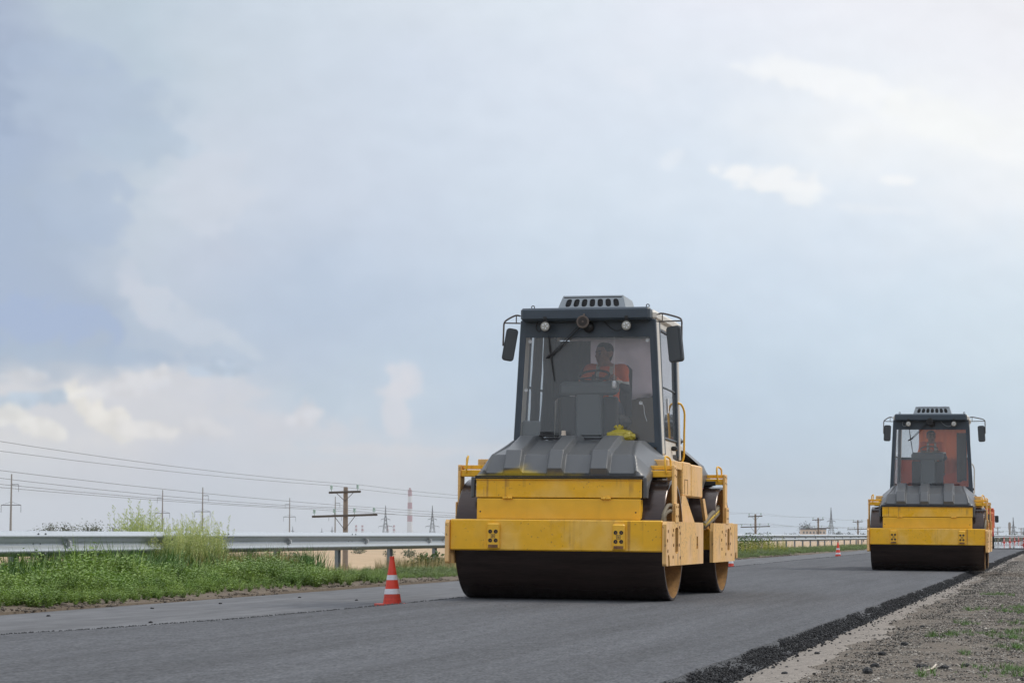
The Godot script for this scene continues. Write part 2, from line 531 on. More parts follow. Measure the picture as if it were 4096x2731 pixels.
# clouds in front of it: bearing, height, half width, half height, tilt, colour, strength, softness
const CLOUDS := [
	[200, 235, 250, 105, 6, 178, 193, 213, 0.7, 0.65], [130, 130, 170, 50, 0, 174, 190, 213, 0.5, 0.6], [190, 480, 150, 110, -12, 174, 190, 213, 0.6, 0.5], [90, 740, 260, 62, 4, 152, 171, 203, 0.75, 0.45], [230, 815, 330, 24, 3, 172, 189, 210, 0.7, 0.5], [820, 700, 260, 90, 0, 188, 203, 222, 0.5, 0.7], [470, 440, 120, 110, 10, 208, 215, 227, 0.6, 0.5],
	[1900, 185, 230, 48, 12, 249, 251, 253, 0.85, 0.6], [2180, 285, 260, 60, 20, 250, 252, 252, 0.9, 0.7], [2350, 350, 160, 50, 12, 249, 251, 253, 0.7, 0.8],
	[1775, 412, 115, 40, 6, 247, 249, 251, 0.95, 0.5], [1830, 450, 60, 26, 10, 246, 249, 251, 0.8, 0.6], [2065, 413, 52, 11, 0, 248, 250, 252, 0.9, 0.6],
	[1545, 365, 50, 22, -35, 234, 240, 248, 0.6, 0.7], [2010, 480, 160, 14, 4, 236, 242, 249, 0.6, 0.8], [1460, 180, 70, 40, 25, 230, 236, 246, 0.5, 0.7],
	[320, 330, 130, 60, -8, 182, 198, 216, 0.7, 0.5], [440, 345, 40, 18, -20, 190, 204, 219, 0.6, 0.4],
	[345, 700, 85, 55, 40, 207, 213, 224, 0.75, 0.5], [430, 745, 130, 46, 28, 200, 209, 222, 0.8, 0.5], [300, 640, 40, 44, 30, 203, 210, 223, 0.6, 0.5], [560, 800, 70, 18, 25, 200, 210, 222, 0.6, 0.5],
	[240, 945, 420, 85, 0, 214, 215, 220, 0.85, 0.6], [640, 985, 240, 50, 0, 211, 213, 220, 0.75, 0.6], [330, 880, 230, 40, -6, 217, 217, 221, 0.75, 0.5],
	[110, 915, 90, 24, -4, 186, 202, 218, 0.9, 0.35], [30, 930, 60, 20, 0, 190, 204, 218, 0.8, 0.4],
	[50, 865, 80, 16, 4, 216, 217, 221, 0.7, 0.4], [200, 925, 60, 42, 45, 240, 236, 228, 0.95, 0.3], [250, 970, 70, 40, 20, 236, 232, 225, 0.9, 0.35], [80, 975, 65, 30, 20, 236, 233, 227, 0.9, 0.3], [20, 955, 60, 25, 0, 233, 231, 226, 0.85, 0.35], [340, 985, 70, 30, 0, 230, 227, 224, 0.8, 0.4], [480, 980, 60, 26, 0, 218, 217, 219, 0.6, 0.4],
	[300, 880, 120, 30, -14, 220, 220, 223, 0.75, 0.35], [480, 890, 130, 50, 0, 212, 214, 221, 0.7, 0.5],
	[500, 850, 90, 18, 4, 184, 200, 218, 0.8, 0.4], [740, 925, 60, 50, 10, 190, 205, 220, 0.7, 0.5], [700, 950, 46, 30, -30, 219, 219, 224, 0.85, 0.3], [640, 985, 70, 24, 0, 213, 214, 221, 0.6, 0.5],
	[930, 885, 52, 62, 20, 218, 220, 228, 0.75, 0.5], [908, 935, 48, 80, 8, 219, 220, 227, 0.8, 0.5],
	[860, 1032, 260, 14, 2, 215, 216, 221, 0.8, 0.45], [1150, 1030, 180, 14, 0, 208, 213, 221, 0.7, 0.5], [620, 1030, 120, 12, 0, 212, 214, 220, 0.6, 0.5],
]


func sky_at(px: float, py: float, warp: FastNoiseLite, puff: FastNoiseLite) -> Vector3:
	var wx := px + 70.0 * warp.get_noise_2d(px, py * 1.6)
	var wy := py + 38.0 * warp.get_noise_2d(px + 5000.0, py * 1.6)
	var i := 0
	while i < SKY_ROWS.size() - 2 and wy > SKY_ROWS[i + 1]:
		i += 1
	var j := 0
	while j < SKY_COLS.size() - 2 and wx > SKY_COLS[j + 1]:
		j += 1
	var ty := clampf((wy - SKY_ROWS[i]) / (SKY_ROWS[i + 1] - SKY_ROWS[i]), 0, 1)
	var tx := clampf((wx - SKY_COLS[j]) / (SKY_COLS[j + 1] - SKY_COLS[j]), 0, 1)
	var a: Array = SKY_GRID[i]
	var b: Array = SKY_GRID[i + 1]
	var q := Vector3.ZERO
	for k in 3:
		q[k] = lerpf(lerpf(a[j * 3 + k], a[j * 3 + 3 + k], tx), lerpf(b[j * 3 + k], b[j * 3 + 3 + k], tx), ty)
	if px > -250.0 and px < 2600.0 and py > 0.0:
		var here := puff.get_noise_2d(px, py * 1.35)
		var e := here * 1.05
		# lit and shaded sides of the billows
		var lit := clampf((here - puff.get_noise_2d(px + 14.0, (py - 16.0) * 1.35)) * 30.0, -9.0, 9.0)
		var cover := 0.0
		for cl in CLOUDS:
			var dx: float = px - cl[0]
			var dy: float = py - cl[1]
			if absf(dx) > cl[2] * 2.0 + 20.0 or absf(dy) > maxf(cl[2], cl[3]) * 2.0 + 20.0:
				continue
			var an := deg_to_rad(cl[4])
			var ex: float = (dx * cos(an) + dy * sin(an)) / cl[2]
			var ey: float = (-dx * sin(an) + dy * cos(an)) / cl[3]
			var d := 1.0 - sqrt(ex * ex + ey * ey) + e * (0.7 if cl[9] < 0.55 else 0.42)
			var s: float = smoothstep(0.0, cl[9] * 0.75, d) * cl[8]
			if cl[9] < 0.45:
				cover = maxf(cover, s)
			q = q.lerp(Vector3(cl[5], cl[6], cl[7]), s)
		q += Vector3.ONE * (puff.get_noise_2d(px * 0.6 + 900.0, py) * 3.0 + lit * (cover * 0.8 + 0.05))
	return q


func make_sky() -> ImageTexture:
	var w := 4096
	var h := 2048
	var warp := noise(0.0045, 101)
	var puff := noise(0.011, 102, FastNoiseLite.TYPE_SIMPLEX_SMOOTH, 5)
	var over := noise(0.9, 103, FastNoiseLite.TYPE_SIMPLEX_SMOOTH, 4)
	# the whole sky, coarse
	var cw := 256
	var ch := 128
	var im := Image.create_empty(cw, ch, false, Image.FORMAT_RGBF)
	for y in ch:
		var el := 90.0 - (y + 0.5) * 180.0 / ch
		for x in cw:
			var az := (x + 0.5) / cw * 360.0
			var q := sky_plain(az, el, over)
			im.set_pixel(x, y, Color(q.x, q.y, q.z))
	im.resize(w, h, Image.INTERPOLATE_CUBIC)
	# the part towards the road, with its clouds
	var f := 1568.0 / 2.0 / tan(deg_to_rad(FOV / 2.0))
	var turn := Basis(Vector3.UP, deg_to_rad(YAW)) * Basis(Vector3.RIGHT, deg_to_rad(PITCH))
	var back := turn.inverse()
	var x0 := int((0.5 - 34.0 / 360.0) * w)
	var x1 := int((0.5 + 7.0 / 360.0) * w)
	var y0 := int((90.0 - 20.0) / 180.0 * h)
	var y1 := int(91.0 / 180.0 * h)
	for y in range(y0, y1):
		var el := deg_to_rad(90.0 - (y + 0.5) * 180.0 / h)
		for x in range(x0, x1):
			var az := deg_to_rad(((x + 0.5) / w - 0.5) * 360.0)
			var d := back * Vector3(sin(az) * cos(el), sin(el), -cos(az) * cos(el))
			var px := 1176.0 + d.x / -d.z * f
			var py := 784.0 - d.y / -d.z * f
			var fade := smoothstep(-600.0, -200.0, px) * (1.0 - smoothstep(2550.0, 3000.0, px)) * smoothstep(-500.0, -120.0, py)
			if fade <= 0.0:
				continue
			var q := sky_at(px, py, warp, puff) / 255.0
			var c := Color(q.x, q.y, q.z).srgb_to_linear() * (1.0 / 1.13)
			var xx := (x + w / 2) % w
			im.set_pixel(xx, y, im.get_pixel(xx, y).lerp(c, fade))
	return ImageTexture.create_from_image(im)


# broken high cloud elsewhere: the same greys and blues as in view
func sky_plain(az: float, el: float, over: FastNoiseLite) -> Vector3:
	var e := maxf(el, 0.0)
	var d := Vector3(sin(deg_to_rad(az)) * cos(deg_to_rad(e)), sin(deg_to_rad(e)), -cos(deg_to_rad(az)) * cos(deg_to_rad(e)))
	var t := over.get_noise_3dv(d * 3.0) * 0.5 + 0.5
	var low := Color8(204, 211, 220).srgb_to_linear()
	var grey_ := Color8(188, 202, 222).srgb_to_linear()
	var pale := Color8(238, 242, 249).srgb_to_linear()
	var c := low.lerp(grey_.lerp(pale, smoothstep(0.25, 0.72, t)), smoothstep(0.0, 14.0, e))
	# an overcast sky grows brighter towards the zenith
	return Vector3(c.r, c.g, c.b) * lerpf(1.0, 1.4, smoothstep(10.0, 80.0, e))


func make_light() -> void:
	var cam := Camera3D.new()
	cam.name = "camera"
	cam.fov = FOV
	cam.near = 0.1
	cam.far = 30000.0
	cam.position = Vector3(0, 0.64, 0)
	cam.rotation_degrees = Vector3(PITCH, YAW, 0)
	cam.current = true
	add_child(cam)
	var env := Environment.new()
	env.background_mode = Environment.BG_SKY
	var sky := Sky.new()
	var sm := PanoramaSkyMaterial.new()
	sm.panorama = make_sky()
	sky.sky_material = sm
	env.sky = sky
	env.tonemap_mode = Environment.TONE_MAPPER_LINEAR
	env.tonemap_exposure = 1.13
	env.background_energy_multiplier = 1.0
	env.fog_enabled = true
	env.fog_density = 0.00009
	env.fog_light_color = Color(0.97, 0.985, 1.0)
	env.sdfgi_enabled = true
	env.ssao_enabled = true
	env.ssil_enabled = true
	var we := WorldEnvironment.new()
	we.name = "environment"
	we.environment = env
	add_child(we)
	var sun := DirectionalLight3D.new()
	sun.name = "sun"
	sun.light_energy = 0.5
	sun.light_angular_distance = 14.0
	sun.light_color = Color(1.0, 0.97, 0.92)
	sun.shadow_enabled = true
	add_child(sun)
	var az := deg_to_rad(58.0)
	var el := deg_to_rad(48.0)
	var to_sun := Vector3(sin(az) * cos(el), sin(el), -cos(az) * cos(el))
	sun.look_at_from_position(to_sun * 50.0, Vector3.ZERO)


# ---------------------------------------------------------------- the road and the land
func bend(z: float) -> float:
	var d := maxf(0.0, -z - 85.0)
	return minf(d * d * 0.00021, d * 0.16)


func joint_x(z: float) -> float:
	var t := [[20.0, -6.9], [-8.0, -6.8], [-12.9, -6.49], [-14.3, -6.23], [-16.1, -6.04], [-19.0, -5.95], [-21.9, -5.92], [-30.0, -6.1], [-45.4, -6.42], [-70.0, -6.5], [-900.0, -6.5]]
	for i in t.size() - 1:
		if z <= t[i][0] and z >= t[i + 1][0]:
			var k: float = (t[i][0] - z) / (t[i][0] - t[i + 1][0])
			return lerpf(t[i][1], t[i + 1][1], smoothstep(0, 1, k) * 0.5 + k * 0.5) + bend(z)
	return -6.5 + bend(z)


func road_y(x: float, z: float) -> float:
	return -CROSSFALL * (x - bend(z) + 4.5)


func edge_x(z: float) -> float:
	return lerpf(-1.80, -1.70, smoothstep(8.0, 40.0, -z)) + bend(z)


func shoulder_y(x: float, z: float) -> float:
	var p := x - bend(z)
	var t := [[-2.2, -0.2], [-1.80, -0.150], [-1.64, -0.118], [-0.8, -0.125], [0.0, -0.150], [1.1, -0.18], [2.0, -0.22], [2.6, -0.28], [4.0, -0.5], [12.0, -3.3], [14.0, -3.8]]
	var y: float = t[-1][1]
	for i in t.size() - 1:
		if p <= t[i + 1][0]:
			y = lerpf(t[i][1], t[i + 1][1], clampf((p - t[i][0]) / (t[i + 1][0] - t[i][0]), 0, 1))
			break
	return y + (0.010 * rough.get_noise_2d(x * 2.0, z * 2.0) + 0.014 * wav.get_noise_2d(x * 4.0, z * 4.0)) * smoothstep(-1.7, -1.3, p)


func verge_y(p: float, z: float) -> float:
	# p: distance across, without the bend
	var t := [[-9.0, -0.06], [-9.3, -0.015], [-10.6, 0.0], [-11.6, -0.02], [-12.6, -0.06], [-13.6, -0.28], [-15.5, -0.95], [-19.0, -2.3], [-23.0, -3.55], [-25.0, -3.75]]
	var y: float = t[-1][1]
	for i in t.size() - 1:
		if p >= t[i + 1][0]:
			y = lerpf(t[i][1], t[i + 1][1], clampf((p - t[i][0]) / (t[i + 1][0] - t[i][0]), 0, 1))
			break
	return y + 0.022 * rough.get_noise_2d(p * 1.5, z * 1.5) + 0.05 * wav.get_noise_2d(p, z)


func z_steps(from: float, to: float, first: float, grow: float) -> Array:
	var out := [from]
	var s := first
	while out[-1] > to:
		out.append(maxf(out[-1] - s, to))
		s *= grow
	return out


# strip across the road: list of (x relative to the bend, y) for every z
func strip(xs: Callable, zs: Array) -> Array:
	var g := []
	for z in zs:
		g.append(xs.call(z))
	return g


func build_land() -> void:
	# far fields, one sheet to the horizon
	var mb := MB.new()
	var ring := [0.0, 40.0, 120.0, 300.0, 700.0, 1500.0, 3500.0, 9000.0]
	for i in ring.size() - 1:
		for k in 48:
			var a := TAU * k / 48.0
			var b := TAU * (k + 1) / 48.0
			var p := Vector3(cos(a), 0, sin(a))
			var q := Vector3(cos(b), 0, sin(b))
			if i > 0:
				mb.tri(p * ring[i], q * ring[i], q * ring[i + 1], Vector3.UP)
			mb.tri(p * ring[i], q * ring[i + 1], p * ring[i + 1], Vector3.UP)
	solo("ground", mb, M.field, "flat dry tan fields reaching to the horizon", "ground", "", "structure", Vector3(0, -3.6, 0))
	# the bank that carries the road, left of the asphalt: verge and slope
	var zs := z_steps(14.0, -900.0, 0.5, 1.03)
	mb = MB.new()
	mb.sheet(strip(func(z: float) -> Array:
		var r := []
		for q in [-8.96, -9.02, -9.12, -9.3, -9.6, -10.1, -10.6, -11.1, -11.6, -12.1, -12.6, -13.2, -14.0, -15.5, -19.0, -23.0, -25.0]:
			r.append(Vector3(q + bend(z) + (0.06 * rough.get_noise_2d(z * 1.2, 3.0) if q > -9.2 else 0.0), verge_y(q, z) if q < -9.0 else -0.4, z))
		return r, zs), Vector3.UP)
	solo("verge", mb, M.soil, "earth bank left of the asphalt falling to the fields", "ground", "", "structure")
	# older asphalt strip
	mb = MB.new()
	mb.sheet(strip(func(z: float) -> Array:
		var r := []
		for x in [-9.3, -8.4, -7.5, -6.6, -5.4]:
			r.append(Vector3(x + bend(z), road_y(x + bend(z), z) - STEP, z))
		return r, zs), Vector3.UP)
	solo("road", mb, M.old_asphalt, "smooth older asphalt strip beside the grass verge", "road", "", "structure")
	# the new lane: top, broken step on the left, crumbling slope on the right
	var zn := z_steps(12.0, -900.0, 0.12, 1.012)
	mb = MB.new()
	mb.sheet(strip(func(z: float) -> Array:
		var j := joint_x(z) + 0.018 * rough.get_noise_2d(z * 6.0, 1.0) + 0.02 * rough.get_noise_2d(z * 1.3, 2.0)
		var e := edge_x(z) + 0.02 * rough.get_noise_2d(z * 7.0, 5.0) + 0.035 * rough.get_noise_2d(z * 1.5, 6.0)
		var r := [Vector3(j - 0.03, road_y(j, z) - STEP - 0.004, z), Vector3(j, road_y(j, z) - 0.004, z), Vector3(j + 0.02, road_y(j, z), z)]
		for k in range(1, 8):
			var x := lerpf(j + 0.02, e, k / 8.0)
			r.append(Vector3(x, road_y(x, z), z))
		r.append(Vector3(e - 0.05, road_y(e, z) - 0.001, z))
		r.append(Vector3(e, road_y(e, z) - 0.008, z))
		return r, zn), Vector3.UP)
	solo("new_asphalt", mb, M.asphalt, "fresh dark asphalt lane under the rollers", "road", "", "structure")
	mb = MB.new()
	mb.sheet(strip(func(z: float) -> Array:
		var e := edge_x(z) + 0.02 * rough.get_noise_2d(z * 7.0, 5.0) + 0.035 * rough.get_noise_2d(z * 1.5, 6.0)
		var y := road_y(e, z)
		var r := []
		for p in [[0.0, -0.009], [0.012, -0.022], [0.03, -0.038], [0.055, -0.056], [0.085, -0.072], [0.12, -0.086], [0.17, -0.105]]:
			var k: float = 0.0 if p[0] == 0.0 else 0.014
			r.append(Vector3(e + p[0] + k * rough.get_noise_2d(z * 9.0, p[0] * 60.0), y + p[1] + k * rough.get_noise_2d(z * 9.0 + 50.0, p[0] * 60.0), z))
		return r, zn), Vector3.UP)
	solo("asphalt_edge", mb, M.edge, "crumbling black edge of the new asphalt layer", "road", "", "structure")
	# gravel shoulder on the right and its slope
	mb = MB.new()
	mb.sheet(strip(func(z: float) -> Array:
		var r := []
		for q in [-2.2, -1.8, -1.64, -1.5, -1.35, -1.2, -1.0, -0.8, -0.6, -0.4, -0.2, 0.0, 0.3, 0.6, 1.0, 1.5, 2.0, 2.6, 4.0, 12.0, 14.0]:
			r.append(Vector3(q + bend(z), shoulder_y(q + bend(z), z), z))
		return r, zs), Vector3.UP)
	solo("shoulder", mb, M.gravel, "grey brown gravel shoulder right of the new asphalt", "ground", "", "structure")
	# pale dusty wheel track along the toe of the asphalt
	mb = MB.new()
	mb.sheet(strip(func(z: float) -> Array:
		var r := []
		var a := -1.66 + 0.03 * rough.get_noise_2d(z * 1.0, 11.0) + 0.03 * rough.get_noise_2d(z * 6.0, 12.0)
		var b := -1.34 + 0.13 * rough.get_noise_2d(z * 0.5, 13.0) + 0.10 * rough.get_noise_2d(z * 4.0, 14.0) + 0.04 * rough.get_noise_2d(z * 14.0, 15.0)
		for k in 7:
			var x := lerpf(a, b, k / 6.0) + bend(z)
			r.append(Vector3(x, shoulder_y(x, z) + (0.006 if k < 5 else (0.003 if k == 5 else -0.01)), z))
		return r, zn), Vector3.UP)
	solo("dust_track", mb, M.dust, "pale dusty track beside the black asphalt edge", "ground", "", "structure")
	# added mirror-smooth sheet standing in for the heat mirage on the far road
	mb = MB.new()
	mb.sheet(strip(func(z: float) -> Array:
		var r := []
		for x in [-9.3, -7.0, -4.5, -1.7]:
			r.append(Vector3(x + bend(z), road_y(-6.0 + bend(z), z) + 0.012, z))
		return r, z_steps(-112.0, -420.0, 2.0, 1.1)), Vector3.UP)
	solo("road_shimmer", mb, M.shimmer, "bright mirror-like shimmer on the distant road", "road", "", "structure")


# ---------------------------------------------------------------- tandem roller
const AXLE := 1.65
const R := 0.6


func side_xf(x: float) -> Transform3D:
	# local x of the outline becomes z, y stays, depth goes along x
	return Transform3D(Basis(Vector3(0, 0, 1), Vector3(0, 1, 0), Vector3(-1, 0, 0)), Vector3(x, 0, 0))


func make_drum(root: Node3D, z: float, called: String) -> void:
	var mb := MB.new()
	mb.xf = Transform3D(Basis(Vector3(0, -1, 0), Vector3(1, 0, 0), Vector3(0, 0, 1)), Vector3(0, R, z))
	mb.lathe([Vector2(R - 0.028, -1.05), Vector2(R - 0.006, -1.05), Vector2(R, -1.042), Vector2(R, 1.042), Vector2(R - 0.006, 1.05), Vector2(R - 0.028, 1.05)], 96)
	var d := part(called, mb, M.drum, root)
	for s in [-1.0, 1.0]:
		var q := MB.new()
		q.xf = mb.xf
		q.lathe([Vector2(R - 0.028, 1.05 * s), Vector2(R - 0.032, 0.70 * s), Vector2(0.30, 0.66 * s), Vector2(0.30, 0.80 * s), Vector2(0.0, 0.80 * s)], 64)
		part("drum_dish", q, M.drum_inside, d, "rusty orange inside of the drum")


func hood_point(x: float, t: float) -> Vector3:
	# t runs from the front lip up over the hood to the cab
	var prof := [[0.0, 1.205, 2.25], [0.07, 1.215, 2.20], [0.20, 1.30, 2.225], [0.45, 1.485, 2.085], [0.86, 1.655, 1.46], [1.0, 1.665, 1.08]]
	var outer := [[0.0, 1.205, 2.235], [0.07, 1.21, 2.215], [0.20, 1.225, 2.13], [0.45, 1.30, 1.92], [0.86, 1.435, 1.46], [1.0, 1.44, 1.08]]
	var at := func(p: Array) -> Vector2:
		for i in p.size() - 1:
			if t <= p[i + 1][0]:
				var k: float = (t - p[i][0]) / (p[i + 1][0] - p[i][0])
				return Vector2(lerpf(p[i][1], p[i + 1][1], k), lerpf(p[i][2], p[i + 1][2], k))
		return Vector2(p[-1][1], p[-1][2])
	var a: Vector2 = at.call(prof)
	var b: Vector2 = at.call(outer)
	var inner := lerpf(0.745, 0.60, smoothstep(0.1, 0.9, t))
	var k := clampf((absf(x) - inner) / (0.865 - inner), 0.0, 1.0)
	var p := a.lerp(b, k)
	# raised ribs; troughs between them sit lower
	var lean := lerpf(0.0, -0.03, t)
	var rib := 0.0
	for c in [[-0.475, 0.082], [-0.04, 0.072], [0.405, 0.085]]:
		rib = maxf(rib, 1.0 - smoothstep(c[1] - 0.003, c[1] + 0.018, absf(x - c[0] - lean)))
	if absf(x) > 0.48 and k <= 0.0:
		rib = maxf(rib, 0.0)
	var down := (1.0 - rib) * 0.062 * smoothstep(0.05, 0.12, t) * (1.0 - smoothstep(0.0, 0.25, k))
	return Vector3(x, p.x - down * 0.75, p.y - down * 0.7)


func make_hood(root: Node3D, spray: bool, back: bool) -> void:
	var sp := noise(3.0, 311)
	var grid := []
	var cols := []
	var ts := []
	for q in [0.0, 0.07, 0.20, 0.45, 0.86, 1.0]:
		for e in [-0.016, -0.006, 0.006, 0.016]:
			if q + e >= 0.0 and q + e <= 1.0:
				ts.append(q + e)
	for k in 21:
		ts.append(k / 20.0)
	ts.sort()
	for t in ts:
		var r := []
		var c := []
		for j in 161:
			var x := lerpf(-0.865, 0.865, j / 160.0)
			var p := hood_point(x, t)
			r.append(p)
			var q := Color(0.100, 0.103, 0.106)
			if spray:
				var e := (1.33 - p.y) * 9.0 - absf(x + 0.38) * 1.3 + sp.get_noise_2d(x * 0.8, p.y * 2.0) * 0.6
				q = q.lerp(Color(0.50, 0.36, 0.02), smoothstep(0.05, 0.65, e) * 0.8)
			c.append(q)
		grid.append(r)
		cols.append(c)
	var mb := MB.new()
	mb.sheet(grid, Vector3(0, 1, 0.6), cols)
	# skirts at both sides, cut out over the drum
	for s in [-1.0, 1.0]:
		var g := []
		var gc := []
		for i in 27:
			var t := i / 26.0
			var p := hood_point(0.865 * s, t)
			var low := 1.01
			var dz := p.z - AXLE
			if p.z < 2.14:
				low = maxf(1.01, R + sqrt(maxf(0.0, 0.70 * 0.70 - dz * dz)) - 0.02)
			low = minf(low, p.y - 0.02)
			var r := []
			for k in 6:
				var y := lerpf(p.y, low, k / 5.0)
				r.append(Vector3(s * (0.865 + 0.022 * smoothstep(0.0, 0.4, k / 5.0)), y, p.z))
			g.append(r)
			gc.append([Color(0.115, 0.115, 0.113), Color(0.115, 0.115, 0.113), Color(0.115, 0.115, 0.113), Color(0.115, 0.115, 0.113), Color(0.115, 0.115, 0.113), Color(0.115, 0.115, 0.113)])
		mb.sheet(g, Vector3(s, 0, 0), gc)
		# front return of the skirt
		mb.ink = Color(0.08, 0.083, 0.087)
		mb.box(Vector3(s * 0.866, 1.11, 2.245), Vector3(0.04, 0.205, 0.03), 0.008)
	mb.ink = Color(0.03, 0.03, 0.032)
	mb.box(Vector3(0, 1.64, 1.05), Vector3(1.16, 0.02, 0.05))
	mb.ink = Color(0, 0, 0, 0)
	var o := part("rear_hood" if back else "hood", mb, M.hood, root, "" if back else "ribbed grey hood below the windscreen")
	if back:
		o.rotation.y = PI
	for k in 2:
		var sl := MB.new()
		sl.box(Vector3(-0.265 + 0.445 * k, 1.653, 1.50), Vector3(0.21, 0.012, 0.055), 0.004)
		part("hood_slot", sl, M.black, o)


func plate_right(root: Node3D, s: float, zc: float, front: bool) -> void:
	# side plate: outline pieces round a tall slot and a small one; zc is the slot's place
	var mb := MB.new()
	mb.xf = side_xf(1.098 if s > 0.0 else -1.075)
	var d := 0.04
	var z1 := zc - 0.09
	var z2 := zc + 0.09
	var za := 0.16 if front else -2.44
	var zb := 2.45 if front else -0.55
	var b := 0.355
	var t := 0.785
	var s0 := 0.49
	var s1 := 0.71
	mb.prism([Vector2(z1, b), Vector2(z2, b), Vector2(z2, s0), Vector2(zc + 0.05, s0 - 0.018), Vector2(zc - 0.05, s0 - 0.018), Vector2(z1, s0)], d)
	mb.prism([Vector2(z1, t), Vector2(z2, t), Vector2(z2, s1), Vector2(zc + 0.05, s1 + 0.018), Vector2(zc - 0.05, s1 + 0.018), Vector2(z1, s1)], d)
	if front:
		var q := 0.56
		mb.prism([Vector2(z1, b), Vector2(z1, t), Vector2(q + 0.05, t), Vector2(q + 0.05, b)], d)
		mb.prism([Vector2(q + 0.05, b), Vector2(q + 0.05, 0.51), Vector2(q - 0.05, 0.51), Vector2(q - 0.05, b)], d)
		mb.prism([Vector2(q + 0.05, t), Vector2(q + 0.05, 0.64), Vector2(q - 0.05, 0.64), Vector2(q - 0.05, t)], d)
		mb.prism([Vector2(q - 0.05, b), Vector2(q - 0.05, t), Vector2(za + 0.02, t), Vector2(za, t - 0.02), Vector2(za, b)], d)
		mb.prism([Vector2(z2, b), Vector2(z2, t), Vector2(zb - 0.03, t), Vector2(zb, t - 0.03), Vector2(zb, b + 0.02), Vector2(zb - 0.02, b), Vector2(zb - 0.10, b), Vector2(zb - 0.10, b + 0.055), Vector2(zb - 0.085, b + 0.095), Vector2(zb - 0.14, b + 0.115), Vector2(zb - 0.18, b + 0.085), Vector2(zb - 0.21, b)], d)
	else:
		mb.prism([Vector2(z2, b), Vector2(z2, t), Vector2(zb - 0.05, t), Vector2(zb, t - 0.09), Vector2(zb, b)], d)
		mb.prism([Vector2(z1, b), Vector2(z1, t), Vector2(za, t), Vector2(za, b + 0.03), Vector2(za + 0.10, b + 0.03), Vector2(za + 0.12, b + 0.11), Vector2(za + 0.2, b + 0.09), Vector2(za + 0.25, b)], d)
	var p := part("side_plate", mb, M.lit_side_paint, root, "side plate in faded yellow with painted sidelight, a tall slot and bolt holes")
	# bolt heads and holes
	for h in [[0.20, 0.70], [0.24, 0.655], [0.19, 0.555], [0.22, 0.44], [-0.15, 0.73], [-0.19, 0.67], [-0.14, 0.555], [-0.20, 0.43], [0.50, 0.69], [0.54, 0.60], [0.52, 0.50]]:
		var z: float = zc + h[0] * (1.0 if front else 1.0)
		if z > zb - 0.05 or z < za + 0.05:
			continue
		var bo := MB.new()
		bo.xf = Transform3D(Basis(Vector3(0, -1, 0), Vector3(1, 0, 0), Vector3(0, 0, 1)), Vector3(1.116 if s > 0.0 else -1.093, h[1], z))
		bo.lathe([Vector2(0.017, 0.0), Vector2(0.017, 0.006 * s), Vector2(0.010, 0.006 * s), Vector2(0.009, 0.0025 * s), Vector2(0.0, 0.0025 * s)], 10)
		part("bolt", bo, M.rust, p)


func corrugated(pts: Array, r: float) -> MB:
	var cv := Curve3D.new()
	for i in pts.size():
		var t: Vector3 = (pts[mini(i + 1, pts.size() - 1)] - pts[maxi(i - 1, 0)]) * 0.17
		cv.add_point(pts[i], -t, t)
	var len_ := cv.get_baked_length()
	var m := int(len_ / 0.011)
	var ps := []
	var rs := []
	for i in m + 1:
		ps.append(cv.sample_baked(len_ * i / m, true))
		rs.append(r * (1.0 if i % 4 < 2 else 0.80))
	var mb := MB.new()
	mb.tube(ps, rs, 10)
	return mb


func smooth_path(pts: Array, n: int) -> Array:
	var cv := Curve3D.new()
	for i in pts.size():
		var t: Vector3 = (pts[mini(i + 1, pts.size() - 1)] - pts[maxi(i - 1, 0)]) * 0.17
		cv.add_point(pts[i], -t, t)
	var out := []
	for i in n + 1:
		out.append(cv.sample_baked(cv.get_baked_length() * i / n, true))
	return out


func wave_sheet(x0: float, x1: float, y0: float, y1: float, z: float, folds: float, deep: float, ragged := 0.0, seed_ := 1) -> MB:
	var nz := noise(1.4, seed_)
	var g := []
	for i in 17:
		var r := []
		for j in 49:
			var x := lerpf(x0, x1, j / 48.0)
			var y := lerpf(y1, y0 + ragged * nz.get_noise_2d(x * 2.0, 4.0), i / 16.0)
			r.append(Vector3(x, y, z + deep * sin(x * folds + 2.0 * nz.get_noise_2d(x, y)) + deep * nz.get_noise_2d(x * 3.0, y * 2.0)))
		g.append(r)
	var mb := MB.new()
	mb.sheet(g, Vector3(0, 0, 1))
	return mb


